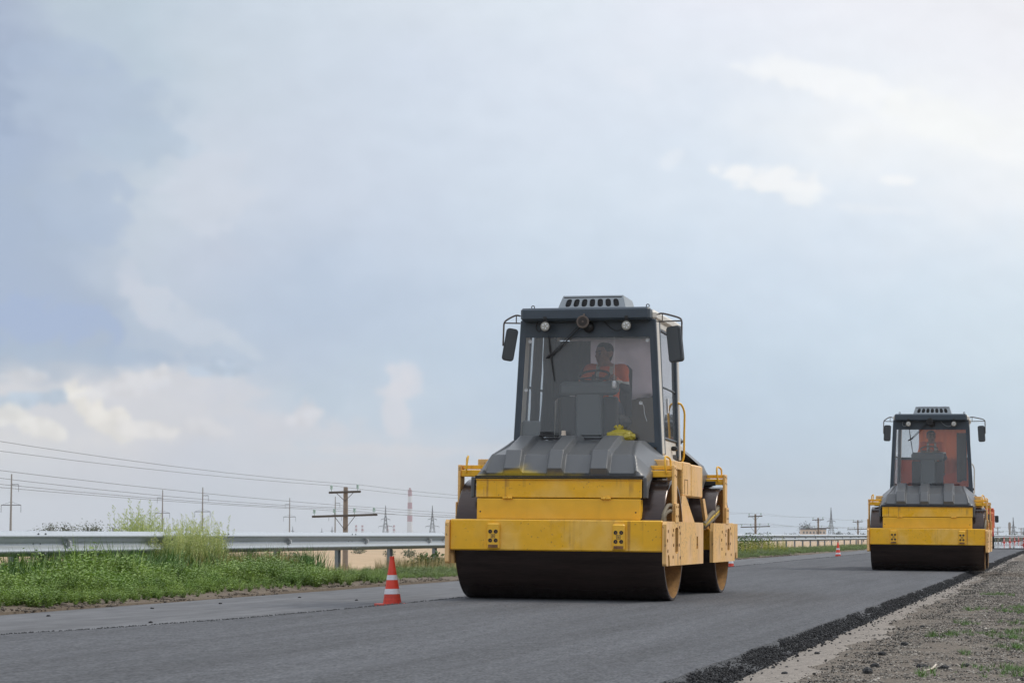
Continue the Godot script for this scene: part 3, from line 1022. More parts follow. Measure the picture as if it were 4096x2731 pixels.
func make_roller(label: String, at: Vector3, turn: float, second: bool) -> Node3D:
	var root := thing("road_roller", label, "road roller", at, "yellow road rollers working on the new asphalt")
	root.rotation = Vector3(0, turn, -CROSSFALL)
	make_drum(root, AXLE, "front_drum")
	make_drum(root, -AXLE, "rear_drum")
	# ---- front cross beam with two towing pads
	for e in [1.0, -1.0]:
		var mb := MB.new()
		mb.box(Vector3(0.011, 0.64, 2.37 * e), Vector3(2.13, 0.305, 0.10), 0.012)
		if e > 0:
			mb.box(Vector3(0.011, 0.60, 2.30), Vector3(2.13, 0.20, 0.05), 0.0)
		part("front_beam" if e > 0 else "rear_beam", mb, M.yellow, root, "weathered yellow cross beam in front of the drum" if e > 0 else "")
		var yk := MB.new()
		yk.box(Vector3(0.0, 0.605, 0.93 * e), Vector3(2.10, 0.23, 0.10), 0.01)
		part("yoke_beam", yk, M.yellow, root)
	for x in [-0.605, 0.648]:
		var mb := MB.new()
		mb.box(Vector3(x, 0.627, 2.437), Vector3(0.126, 0.255, 0.036), 0.014)
		var pad := part("towing_pad", mb, M.yellow_clean, root)
		for h in [[-0.028, 0.045], [0.028, 0.045], [-0.028, -0.042], [0.028, -0.042]]:
			var b := MB.new()
			b.xf = Transform3D(Basis(Vector3.RIGHT, PI / 2), Vector3(x + h[0], 0.627 + h[1], 2.4545))
			b.lathe([Vector2(0.020, 0.0), Vector2(0.0195, 0.0035), Vector2(0.0155, 0.0035), Vector2(0.0145, 0.001), Vector2(0.0, 0.001)], 14)
			part("bolt_hole", b, M.black, pad)
			var bh := MB.new()
			bh.ball(Vector3(x + h[0] + 0.002, 0.627 + h[1] - 0.003, 2.455), Vector3(0.008, 0.008, 0.004), 5, 8)
			part("bolt", bh, M.rust, pad)
		var em := MB.new()
		var ey := 0.629
		for k in [[0, 0.018, 0.040, 0.004], [0, -0.018, 0.040, 0.004], [-0.018, 0, 0.004, 0.040], [0.018, 0, 0.004, 0.040]]:
			em.box(Vector3(x + k[0], ey + k[1], 2.456), Vector3(k[2], k[3], 0.003))
		for k in 4:
			var y0 := 0.010 - 0.005 * k
			em.tube([Vector3(x + (-0.010 if k % 2 == 0 else 0.010), ey + y0, 2.4565), Vector3(x + (0.010 if k % 2 == 0 else -0.010), ey + y0 - 0.005, 2.4565)], 0.0016, 4)
		part("maker_mark", em, M.arm, pad, "small square mark with a zigzag letter")
		var wr := MB.new()
		wr.box(Vector3(x, 0.529, 2.4535), Vector3(0.098, 0.030, 0.005), 0.001)
		part("worn_patch", wr, M.rust, pad)
	# ---- hinged front panels
	var up := MB.new()
	up.box(Vector3(0.012, 1.096, 2.285), Vector3(1.662, 0.178, 0.04), 0.006)
	up.box(Vector3(0.012, 1.186, 2.290), Vector3(1.666, 0.006, 0.055), 0.0)
	var upper := part("upper_panel", up, M.yellow, root, "upper yellow front panel with two hinges below")
	var lo := MB.new()
	lo.box(Vector3(0.012, 0.896, 2.288), Vector3(1.645, 0.205, 0.036), 0.005)
	for s in [-1.0, 1.0]:
		lo.box(Vector3(0.012 + s * 0.806, 0.90, 2.22), Vector3(0.03, 0.19, 0.10), 0.004)
	var lower := part("lower_panel", lo, M.yellow_clean, root)
	for x in [-0.497, 0.495]:
		var h := MB.new()
		for k in [-0.024, 0.026]:
			h.tube([Vector3(x + k - 0.0225, 1.003, 2.318), Vector3(x + k + 0.0225, 1.003, 2.318)], 0.0125, 10)
		h.box(Vector3(x + 0.02, 1.017, 2.309), Vector3(0.05, 0.022, 0.010), 0.003)
		part("hinge", h, M.yellow, upper)
	for x in [-0.775, 0.79]:
		var h := MB.new()
		h.xf = Transform3D(Basis(Vector3.RIGHT, PI / 2), Vector3(x, 0.868, 2.3065))
		h.lathe([Vector2(0.008, 0.0), Vector2(0.006, 0.001), Vector2(0.0, 0.001)], 10)
		part("latch_hole", h, M.black, lower)
	make_hood(root, not second, false)
	make_hood(root, not second, true)
	# ---- chassis between the drums
	var ch := MB.new()
	ch.box(Vector3(0, 0.98, 0), Vector3(1.56, 0.90, 1.90), 0.02)
	ch.box(Vector3(0, 1.30, 1.2), Vector3(1.5, 0.06, 0.6), 0.0)
	ch.box(Vector3(0, 1.30, -1.2), Vector3(1.5, 0.06, 0.6), 0.0)
	for e in [1.0, -1.0]:
		ch.box(Vector3(0, 1.20, 2.19 * e), Vector3(1.70, 0.05, 0.10), 0.0)
	part("chassis", ch, M.black, root)
	for e in [1.0, -1.0]:
		for s in [1.0, -1.0]:
			plate_right(root, s, 1.85 if e > 0 else -1.70, e > 0)
			# upright bracket and its bars
			var z := 1.86 if e > 0 else -1.58
			var br := MB.new()
			br.box(Vector3(s * 1.094, 1.06, z), Vector3(0.028, 0.56, 0.17), 0.006)
			br.box(Vector3(s * 1.118, 0.87, z), Vector3(0.016, 0.19, 0.19), 0.004)
			var b := part("drum_bracket", br, M.lit_side_paint, root)
			var ba := MB.new()
			ba.box(Vector3(s * 0.965, 1.255, z + 0.03), Vector3(0.23, 0.068, 0.07), 0.006)
			ba.box(Vector3(s * 0.965, 1.318, z - 0.02), Vector3(0.22, 0.04, 0.06), 0.004)
			part("cross_bar", ba, M.yellow, b)
			var hp := [Vector3(s * 1.025, 1.26, z + 0.075), Vector3(s * 1.015, 1.34, z + 0.085), Vector3(s * 1.01, 1.415, z + 0.06), Vector3(s * 1.02, 1.425, z + 0.02), Vector3(s * 1.045, 1.40, z - 0.03), Vector3(s * 1.05, 1.33, z - 0.04)]
			var ha := MB.new()
			ha.tube(smooth_path(hp, 20), 0.010, 8)
			part("lifting_loop", ha, M.yellow, b)
			for h in [[0.05, 1.31], [-0.04, 1.30], [0.05, 1.24], [-0.04, 1.23]]:
				var bo := MB.new()
				bo.ball(Vector3(s * 1.108, h[1], z + h[0]), Vector3(0.006, 0.012, 0.012), 5, 8)
				part("bolt", bo, M.rust, b)
			for h in [[0.05, 0.93], [-0.05, 0.93], [0.05, 0.84], [-0.05, 0.84]]:
				var bo := MB.new()
				bo.ball(Vector3(s * 1.126, h[1], z + h[0]), Vector3(0.006, 0.013, 0.013), 5, 8)
				part("bolt", bo, M.rust, b)
			# scraper bar across the drum
			if s > 0:
				var sc := MB.new()
				sc.box(Vector3(0.0, 1.235, z - 0.10 * e), Vector3(2.0, 0.05, 0.035), 0.004)
				part("scraper_bar", sc, M.black, root)
	# ---- side tanks and forks
	for s in [1.0, -1.0]:
		var tk := MB.new()
		tk.box(Vector3(s * 0.885, 1.235, 0.46), Vector3(0.21, 0.36, 0.53), 0.012)
		tk.box(Vector3(s * 0.885, 1.228, -0.20), Vector3(0.214, 0.352, 0.765), 0.016)
		tk.box(Vector3(s * 0.89, 1.365, 1.18), Vector3(0.19, 0.085, 0.88), 0.006)
		var tank := part("side_tank", tk, M.lit_side_paint, root, "box in faded yellow with painted sidelight along the side of the roller")
		var ln := MB.new()
		for k in [[1.155, 0.62, 0.004, 0.15], [1.155, 0.42, 0.004, 0.15]]:
			ln.box(Vector3(s * 0.991, k[0], k[1]), Vector3(0.004, k[3], 0.008))
		ln.box(Vector3(s * 0.991, 1.23, 0.52), Vector3(0.004, 0.006, 0.20))
		part("access_flap", ln, M.rust, tank)
		var fk := MB.new()
		fk.xf = side_xf(s * 0.99)
		fk.prism([Vector2(0.86, 1.06), Vector2(0.62, 1.06), Vector2(0.02, 0.78), Vector2(0.02, 0.74), Vector2(1.0, 0.74)], 0.03)
		part("fork_plate", fk, M.lit_side_paint, root)
		var fb := MB.new()
		fb.xf = side_xf(s * 1.0)
		fb.prism([Vector2(-0.45, 1.05), Vector2(-0.60, 1.05), Vector2(-0.95, 0.72), Vector2(-0.75, 0.72)], 0.03)
		part("fork_plate", fb, M.lit_side_paint, root)
		for k in 3:
			if s > 0.0 and k < 2:
				var pts := [Vector3(1.068, 0.76, 2.36 - 0.07 * k), Vector3(1.070, 0.85, 2.33 - 0.07 * k), Vector3(1.074, 0.93 - 0.05 * k, 2.16 - 0.04 * k), Vector3(1.074, 0.945 - 0.055 * k, 1.98), Vector3(1.06, 0.91 - 0.055 * k, 1.70), Vector3(1.02, 0.88 - 0.055 * k, 1.45)]
				part("hose", corrugated(pts, 0.020), M.hose, root)
			var pr := [Vector3(s * 1.0, 0.74 + 0.015 * k, -0.58 - 0.02 * k), Vector3(s * 1.02, 0.80 + 0.035 * k, -0.95), Vector3(s * 1.03, 0.87 + 0.03 * k, -1.3), Vector3(s * 1.02, 0.90 + 0.035 * k, -1.55)]
			part("hose", corrugated(pr, 0.026), M.hose_yellow if k == 1 else M.hose, root)
	var vl := MB.new()
	vl.tube([Vector3(0.55, 1.15, -1.52), Vector3(1.02, 1.15, -1.52)], 0.012, 8)
	var pipe := part("sprinkler_pipe", vl, M.lit_side_paint, root)
	var tap := MB.new()
	tap.box(Vector3(0.84, 1.165, -1.50), Vector3(0.05, 0.05, 0.05), 0.01, Basis(Vector3.FORWARD, 0.7))
	part("tap", tap, M.red, pipe)
	var ai := MB.new()
	ai.box(Vector3(0.58, 1.70, -0.95), Vector3(0.24, 0.07, 0.30), 0.03)
	part("air_intake", ai, M.navy, root)
	var aib := MB.new()
	aib.box(Vector3(0.58, 1.615, -0.95), Vector3(0.22, 0.10, 0.28), 0.03)
	part("intake_base", aib, M.cream, root)
	make_cab(root, second)
	return root


func make_cab(root: Node3D, second: bool) -> void:
	var ox := 0.035
	# corners of the cab at sill and roof: front face z 1.05, back face z -0.50
	var zb := -0.50
	var y0 := 1.46
	var y1 := 2.88
	var fx := func(y: float) -> float: return lerpf(0.765, 0.69, (y - y0) / (y1 - y0))
	var bx := func(y: float) -> float: return lerpf(0.70, 0.665, (y - y0) / (y1 - y0))
	var P := func(s: float, y: float, z: float) -> Vector3:
		return Vector3(ox + s * lerpf(bx.call(y), fx.call(y), (z - zb) / (1.05 - zb)), y, z)
	# floor and lower walls
	var fl := MB.new()
	fl.box(Vector3(ox, 1.49, 0.27), Vector3(1.44, 0.06, 1.5), 0.01)
	part("cab_floor", fl, M.inner, root)
	# posts
	for s in [-1.0, 1.0]:
		var po := MB.new()
		for k in 1:
			var a: Vector3 = P.call(s, y0 - 0.05, 1.03)
			var b: Vector3 = P.call(s, y1, 1.03)
			post(po, a, b, 0.058, 0.06)
		part("front_post", po, M.navy, root)
		var pw := MB.new()
		post(pw, P.call(s, y0 + 0.02, 0.90), P.call(s, y1, 0.90), 0.05, 0.17)
		part("corner_panel", pw, M.cream, root)
		var pd := MB.new()
		post(pd, P.call(s, y0 + 0.02, 0.775), P.call(s, y1, 0.775), 0.056, 0.055)
		var side := part("door_frame", pd, M.navy, root)
		var pe := MB.new()
		post(pe, P.call(s, y0 + 0.02, zb + 0.16), P.call(s, y1, zb + 0.16), 0.056, 0.055)
		part("door_post", pe, M.navy, side)
		for y in [1.66, 2.20, 2.80]:
			var bars := MB.new()
			bars.tube([P.call(s, y, 0.76), P.call(s, y, zb + 0.16)], 0.016 if y != 2.20 else 0.012, 6)
			part("door_rail", bars, M.navy, side)
		var dl := MB.new()
		dl.quad(P.call(s, y0 - 0.05, 1.0), P.call(s, y0 - 0.05, zb), P.call(s, 1.65, zb), P.call(s, 1.65, 1.0), Vector3(s, 0, 0))
		dl.quad(P.call(s * 0.97, y0 - 0.05, 1.0), P.call(s * 0.97, y0 - 0.05, zb), P.call(s * 0.97, 1.65, zb), P.call(s * 0.97, 1.65, 1.0), Vector3(-s, 0, 0))
		part("door_sill", dl, M.cream, side)
		var dh := MB.new()
		dh.box(P.call(s, 2.845, 0.25) - Vector3(s * 0.01, 0, 0), Vector3(0.05, 0.07, 1.5), 0.01)
		part("door_head", dh, M.cream, side)
		var dg := MB.new()
		dg.quad(P.call(s, 1.67, 0.75), P.call(s, 1.67, zb + 0.18), P.call(s, 2.79, zb + 0.18), P.call(s, 2.79, 0.75), Vector3(s, 0, 0))
		part("door_pane", dg, M.glass, side)
		var rp := MB.new()
		post(rp, P.call(s, y0, zb + 0.04), P.call(s, y1, zb + 0.04), 0.06, 0.09)
		part("rear_post", rp, M.cream, root)
		var lt := MB.new()
		lt.box(P.call(s, 1.575, 0.05) + Vector3(s * 0.035, 0, 0), Vector3(0.06, 0.05, 0.10), 0.012)
		part("door_latch", lt, M.black, side)
		var hd := MB.new()
		hd.box(P.call(s, 2.02, 0.30) + Vector3(s * 0.012, 0, 0), Vector3(0.012, 0.16, 0.03), 0.004)
		part("door_handle", hd, M.white, side)
	# windscreen with its dark painted border
	var zf := 1.062
	var wl: float = ox - fx.call(1.56)
	var W := func(s: float, y: float, inset: float) -> Vector3:
		return Vector3(ox + s * (fx.call(y) - inset), y, zf)
	var ws := MB.new()
	ws.quad(W.call(-1, 1.60, 0.03), W.call(1, 1.60, 0.03), W.call(1, 2.70, 0.03), W.call(-1, 2.70, 0.03), Vector3(0, 0, 1))
	var pane := part("windscreen", ws, M.glass, root, "wide dusty windscreen of the cab")
	var bd := MB.new()
	bd.quad(W.call(-1, 2.695, 0.028), W.call(1, 2.695, 0.028), W.call(1, 2.865, 0.028), W.call(-1, 2.865, 0.028), Vector3(0, 0, 1))
	bd.quad(W.call(-1, 1.55, 0.028), W.call(1, 1.55, 0.028), W.call(1, 1.60, 0.028), W.call(-1, 1.60, 0.028), Vector3(0, 0, 1))
	bd.xf = Transform3D(Basis.IDENTITY, Vector3(0, 0, 0.003))
	for s in [-1.0, 1.0]:
		bd.quad(W.call(s, 1.55, -0.004), W.call(s, 1.55, 0.040), W.call(s, 2.87, 0.040), W.call(s, 2.87, -0.004), Vector3(0, 0, 1))
	part("windscreen_border", bd, M.navy, pane)
	# rear wall: lower board, window and hanging sheet
	var rw := MB.new()
	rw.box(Vector3(ox, 1.83, zb), Vector3(1.36, 0.68, 0.03), 0.004)
	part("rear_board", rw, M.wood if not second else M.curtain_orange, root)
	var rt := MB.new()
	rt.box(Vector3(ox, 2.19, zb), Vector3(1.36, 0.05, 0.045), 0.004)
	rt.box(Vector3(ox, 2.84, zb), Vector3(1.34, 0.07, 0.045), 0.004)
	part("rear_rail", rt, M.inner, root)
	var rg := MB.new()
	rg.quad(Vector3(ox - 0.66, 2.2, zb - 0.012), Vector3(ox + 0.66, 2.2, zb - 0.012), Vector3(ox + 0.66, 2.82, zb - 0.012), Vector3(ox - 0.66, 2.82, zb - 0.012), Vector3(0, 0, -1))
	part("rear_pane", rg, M.glass, root)
	if second:
		part("orange_curtain", wave_sheet(ox - 0.30, ox + 0.64, 1.90, 2.80, zb + 0.05, 60.0, 0.008, 0.03, 7), M.curtain_orange, root, "orange cloth hung inside the rear window")
	else:
		part("grey_curtain", wave_sheet(ox - 0.52, ox + 0.64, 2.15, 2.81, zb + 0.05, 14.0, 0.02, 0.10, 9), M.curtain_grey, root, "crumpled grey sheet hung inside the rear window")
	# roof, visor and air conditioner
	var rf := MB.new()
	rf.box(Vector3(ox, 2.925, 0.24), Vector3(1.44, 0.11, 1.62), 0.03)
	var roof := part("cab_roof", rf, M.cream, root)
	var vi := MB.new()
	vi.box(Vector3(ox, 2.928, 1.13), Vector3(1.37, 0.132, 0.17), 0.022)
	vi.box(Vector3(ox, 2.861, 1.06), Vector3(1.30, 0.02, 0.09), 0.0)
	part("roof_visor", vi, M.navy, root, "dark visor across the front of the cab roof")
	make_aircon(root, ox)
	for x in [-0.56, 0.665]:
		var eb := MB.new()
		var ring := []
		for k in 15:
			ring.append(Vector3(x, 3.022, 1.02) + Vector3(cos(TAU * k / 14.0), sin(TAU * k / 14.0), 0) * 0.016)
		eb.tube(ring, 0.005, 6, false)
		eb.tube([Vector3(x, 2.975, 1.02), Vector3(x, 3.006, 1.02)], 0.006, 6)
		part("eye_bolt", eb, M.black, roof)
	# lamps, horn, cables, wiper
	for x in [-0.385, 0.475]:
		var ho := MB.new()
		ho.xf = Transform3D(Basis(Vector3.RIGHT, PI / 2), Vector3(x, 2.80, 1.20))
		ho.lathe([Vector2(0.0, -0.06), Vector2(0.035, -0.055), Vector2(0.055, -0.02), Vector2(0.055, 0.018), Vector2(0.048, 0.018)], 24)
		ho.xf = Transform3D.IDENTITY
		ho.box(Vector3(x, 2.862, 1.19), Vector3(0.05, 0.04, 0.03), 0.006)
		ho.box(Vector3(x, 2.888, 1.218), Vector3(0.036, 0.03, 0.008), 0.002)
		var la := part("work_lamp", ho, M.black, root)
		var le := MB.new()
		le.xf = Transform3D(Basis(Vector3.RIGHT, PI / 2), Vector3(x, 2.80, 1.20))
		le.lathe([Vector2(0.049, 0.012), Vector2(0.044, 0.019), Vector2(0.025, 0.023), Vector2(0.0, 0.024)], 24)
		part("lens", le, M.lens, la)
		for k in 5:
			var dm := MB.new()
			dm.ball(Vector3(x + 0.024 * cos(TAU * k / 5.0), 2.80 + 0.024 * sin(TAU * k / 5.0), 1.222), Vector3(0.009, 0.009, 0.004), 5, 8)
			part("reflector", dm, M.can, la)
		var cb := MB.new()
		var cx := 0.09 if x > 0 else -0.07
		cb.tube(smooth_path([Vector3(x - 0.045, 2.775, 1.16), Vector3(x - 0.10 - cx * 0.2, 2.755, 1.13), Vector3(x - 0.20 if x > 0 else x - 0.12, 2.80, 1.11), Vector3(x - 0.26 if x > 0 else x - 0.10, 2.865, 1.10)], 16), 0.005, 6)
		part("cable", cb, M.grey_plastic if second else M.black, la)
	var hn := MB.new()
	hn.xf = Transform3D(Basis(Vector3.RIGHT, PI / 2), Vector3(0.024, 2.842, 1.245))
	hn.lathe([Vector2(0.0, -0.05), Vector2(0.05, -0.045), Vector2(0.062, -0.01), Vector2(0.066, 0.0), Vector2(0.066, 0.012), Vector2(0.052, 0.014), Vector2(0.050, 0.008), Vector2(0.012, 0.008), Vector2(0.010, 0.016), Vector2(0.0, 0.017)], 28)
	hn.xf = Transform3D.IDENTITY
	hn.tube([Vector3(0.03, 2.90, 1.235), Vector3(0.035, 2.925, 1.23)], 0.012, 8)
	var horn := part("horn", hn, M.horn if not second else M.black, root, "round slotted horn below the visor")
	for k in 9:
		var gr := MB.new()
		var gx := -0.040 + 0.010 * k
		var gh := sqrt(maxf(0.0, 0.046 * 0.046 - gx * gx))
		gr.box(Vector3(0.024 + gx, 2.842, 1.256), Vector3(0.004, gh * 1.9, 0.004))
		part("horn_slat", gr, M.black, horn)
	var wm := MB.new()
	wm.ball(Vector3(0.055, 2.80, 1.10), Vector3(0.06, 0.06, 0.05), 8, 14)
	var wiper := part("wiper_motor", wm, M.black, root)
	var wa := MB.new()
	wa.tube([Vector3(0.0, 2.83, 1.11), Vector3(-0.335, 2.505, 1.095)], 0.007, 6)
	wa.tube([Vector3(-0.02, 2.845, 1.105), Vector3(-0.33, 2.535, 1.095)], 0.004, 6)
	wa.tube([Vector3(-0.30, 2.545, 1.095), Vector3(-0.385, 2.49, 1.09), Vector3(-0.40, 2.48, 1.09)], [0.010, 0.014, 0.006], 6)
	part("wiper_arm", wa, M.rubber, wiper)
	var wb := MB.new()
	wb.tube([Vector3(-0.375, 2.71, 1.085), Vector3(-0.355, 2.55, 1.09), Vector3(-0.31, 2.245, 1.08)], [0.006, 0.010, 0.006], 6)
	part("wiper_blade", wb, M.rubber, wiper)
	# grab rail behind the door
	var gr2 := MB.new()
	gr2.tube(smooth_path([Vector3(ox + 0.69, 2.09, -0.38), Vector3(ox + 0.74, 2.08, -0.42), Vector3(ox + 0.775, 2.00, -0.44), Vector3(ox + 0.775, 1.75, -0.44), Vector3(ox + 0.77, 1.50, -0.44), Vector3(ox + 0.74, 1.42, -0.44)], 24), 0.012, 8)
	part("grab_rail", gr2, M.yellow_clean if not second else M.cream, root)
	# mirrors
	for s in [-1.0, 1.0]:
		var cx := -0.812 if s < 0 else 0.952
		if second:
			cx = -0.80 if s < 0 else 0.99
		var am := MB.new()
		var rx: float = ox + s * 0.69
		am.tube([Vector3(rx, 2.925, 1.0), Vector3(rx + s * 0.055, 2.935, 1.0)], 0.006, 6)
		am.tube([Vector3(rx, 2.865, 1.0), Vector3(rx + s * 0.055, 2.855, 1.0)], 0.006, 6)
		am.tube([Vector3(rx + s * 0.02, 2.94, 1.0), Vector3(rx + s * 0.02, 2.85, 1.0)], 0.007, 6)
		am.tube(smooth_path([Vector3(rx + s * 0.05, 2.935, 1.0), Vector3(rx + s * 0.10, 2.94, 1.0), Vector3(cx + s * 0.035, 2.895, 1.0), Vector3(cx + s * 0.065, 2.86, 1.0), Vector3(cx + s * 0.068, 2.80, 1.005), Vector3(cx + s * 0.070, 2.62, 1.02)], 30), 0.0095, 8)
		am.tube([Vector3(rx + s * 0.05, 2.857, 1.0), Vector3(cx + s * 0.06, 2.862, 1.0)], 0.008, 6)
		am.tube([Vector3(rx + s * 0.09, 2.938, 1.0), Vector3(rx + s * 0.09, 2.857, 1.0)], 0.006, 6)
		var arm := part("mirror_arm", am, M.arm, root)
		var tilt := -0.17 if s < 0 else 0.10
		var sz := Vector2(0.125, 0.345) if s < 0 else Vector2(0.165, 0.375)
		if second:
			sz = Vector2(0.13, 0.31)
			tilt = -0.05 if s < 0 else 0.06
		var hs := MB.new()
		hs.xf = Transform3D(Basis(Vector3.BACK, tilt) * Basis(Vector3.UP, s * -0.35), Vector3(cx, 2.632 if s < 0 else 2.62, 1.0))
		for k in [[1.0, 0.0, 0.035], [0.93, 0.022, 0.012], [0.80, 0.031, 0.008]]:
			var keep := hs.xf
			hs.xf = hs.xf * Transform3D(Basis.IDENTITY, Vector3(0, 0, k[1]))
			hs.slab(sz.x * k[0], sz.y * (1.0 - (1.0 - k[0]) * 0.5), k[2], 0.035 * k[0], 5)
			hs.xf = keep
		part("mirror_shell", hs, M.mirror_back, arm)
		var mg := MB.new()
		mg.xf = hs.xf * Transform3D(Basis.IDENTITY, Vector3(0, 0, -0.019))
		mg.slab(sz.x * 0.9, sz.y * 0.93, 0.003, 0.03, 5)
		part("mirror_glass", mg, M.can, arm)
	# ---- inside: console, wheel, seat
	var co := MB.new()
	co.box(Vector3(-0.055, 2.20, 0.52), Vector3(0.62, 0.14, 0.22), 0.03, Basis(Vector3.RIGHT, 0.15))
	co.box(Vector3(-0.05, 1.82, 0.52), Vector3(0.275, 0.66, 0.16), 0.02)
	var con := part("console", co, M.console, root)
	var cs := MB.new()
	cs.box(Vector3(-0.275, 1.80, 0.50), Vector3(0.165, 0.62, 0.16), 0.015)
	cs.box(Vector3(0.17, 1.80, 0.46), Vector3(0.15, 0.62, 0.10), 0.015)
	part("console_side", cs, M.inner, con)
	var sw := MB.new()
	var wc := Vector3(-0.03, 2.34, 0.40)
	var wt := Basis(Vector3.RIGHT, 0.42)
	var rim := []
	for k in 33:
		rim.append(wc + wt * (Vector3(cos(TAU * k / 32.0), 0, sin(TAU * k / 32.0)) * 0.165))
	sw.tube(rim, 0.014, 8, false)
	for k in 3:
		var a := TAU * k / 3.0 + 0.5
		sw.tube([wc - wt * Vector3(0, 0.02, 0), wc + wt * (Vector3(cos(a), 0, sin(a)) * 0.16)], 0.010, 6)
	sw.tube([wc, Vector3(-0.04, 2.18, 0.50)], 0.022, 8)
	part("steering_wheel", sw, M.rubber if not second else M.hose, root)
	var st := MB.new()
	st.box(Vector3(0.0, 1.88, -0.12), Vector3(0.50, 0.13, 0.50), 0.05)
	st.box(Vector3(0.0, 2.20, -0.36), Vector3(0.48, 0.62, 0.12), 0.05, Basis(Vector3.RIGHT, -0.1))
	st.box(Vector3(0.0, 1.66, -0.12), Vector3(0.30, 0.34, 0.32), 0.02)
	part("seat", st, M.inner, root)
	if not second:
		# dark cloth hung inside the door away from the verge, with gaps that let the sky in
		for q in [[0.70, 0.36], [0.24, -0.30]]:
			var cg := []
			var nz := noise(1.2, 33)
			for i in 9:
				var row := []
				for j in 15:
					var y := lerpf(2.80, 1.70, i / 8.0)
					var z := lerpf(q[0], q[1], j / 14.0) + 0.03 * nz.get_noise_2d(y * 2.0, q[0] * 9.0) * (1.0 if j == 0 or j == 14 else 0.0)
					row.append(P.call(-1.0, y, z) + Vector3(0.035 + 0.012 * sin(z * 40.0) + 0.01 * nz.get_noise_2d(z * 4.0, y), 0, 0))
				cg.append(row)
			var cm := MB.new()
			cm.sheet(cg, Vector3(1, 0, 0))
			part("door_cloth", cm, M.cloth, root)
		# dark work jacket hung over the second seat back
		part("hung_jacket", wave_sheet(-0.62, -0.20, 2.18, 2.77, -0.24, 18.0, 0.03, 0.20, 21), M.inner, root, "dark cloth hanging beside the driver")
		var gm := MB.new()
		gm.box(Vector3(-0.575, 1.74, 0.99), Vector3(0.20, 0.18, 0.04), 0.02)
		part("washer_box", gm, M.console, root)
		# suction cups on the screen
		for q in [[-0.60, 2.66], [-0.64, 2.15], [0.69, 2.66], [0.62, 2.01]]:
			var su := MB.new()
			su.xf = Transform3D(Basis(Vector3.RIGHT, PI / 2), Vector3(q[0] * 0.97, q[1], 1.045))
			su.lathe([Vector2(0.020, 0.008), Vector2(0.016, 0.0), Vector2(0.006, -0.008), Vector2(0.0, -0.008)], 12)
			part("suction_cup", su, M.white, root)
		var sg := MB.new()
		sg.tube(smooth_path([Vector3(0.60, 2.01, 1.04), Vector3(0.63, 1.98, 1.04), Vector3(0.64, 1.90, 1.04), Vector3(0.665, 1.82, 1.04)], 14), 0.003, 5)
		part("loose_string", sg, M.white, root)
	else:
		part("dark_cloth", wave_sheet(ox + 0.44, ox + 0.63, 1.75, 2.70, zb + 0.10, 30.0, 0.012, 0.10, 27), M.cloth, root)


func post(mb: MB, a: Vector3, b: Vector3, w: float, d: float) -> void:
	var t := (b - a).normalized()
	var x := Vector3.RIGHT
	var z := x.cross(t).normalized()
	x = t.cross(z).normalized()
	mb.box((a + b) / 2, Vector3(w, a.distance_to(b), d), 0.008, Basis(x, t, z))


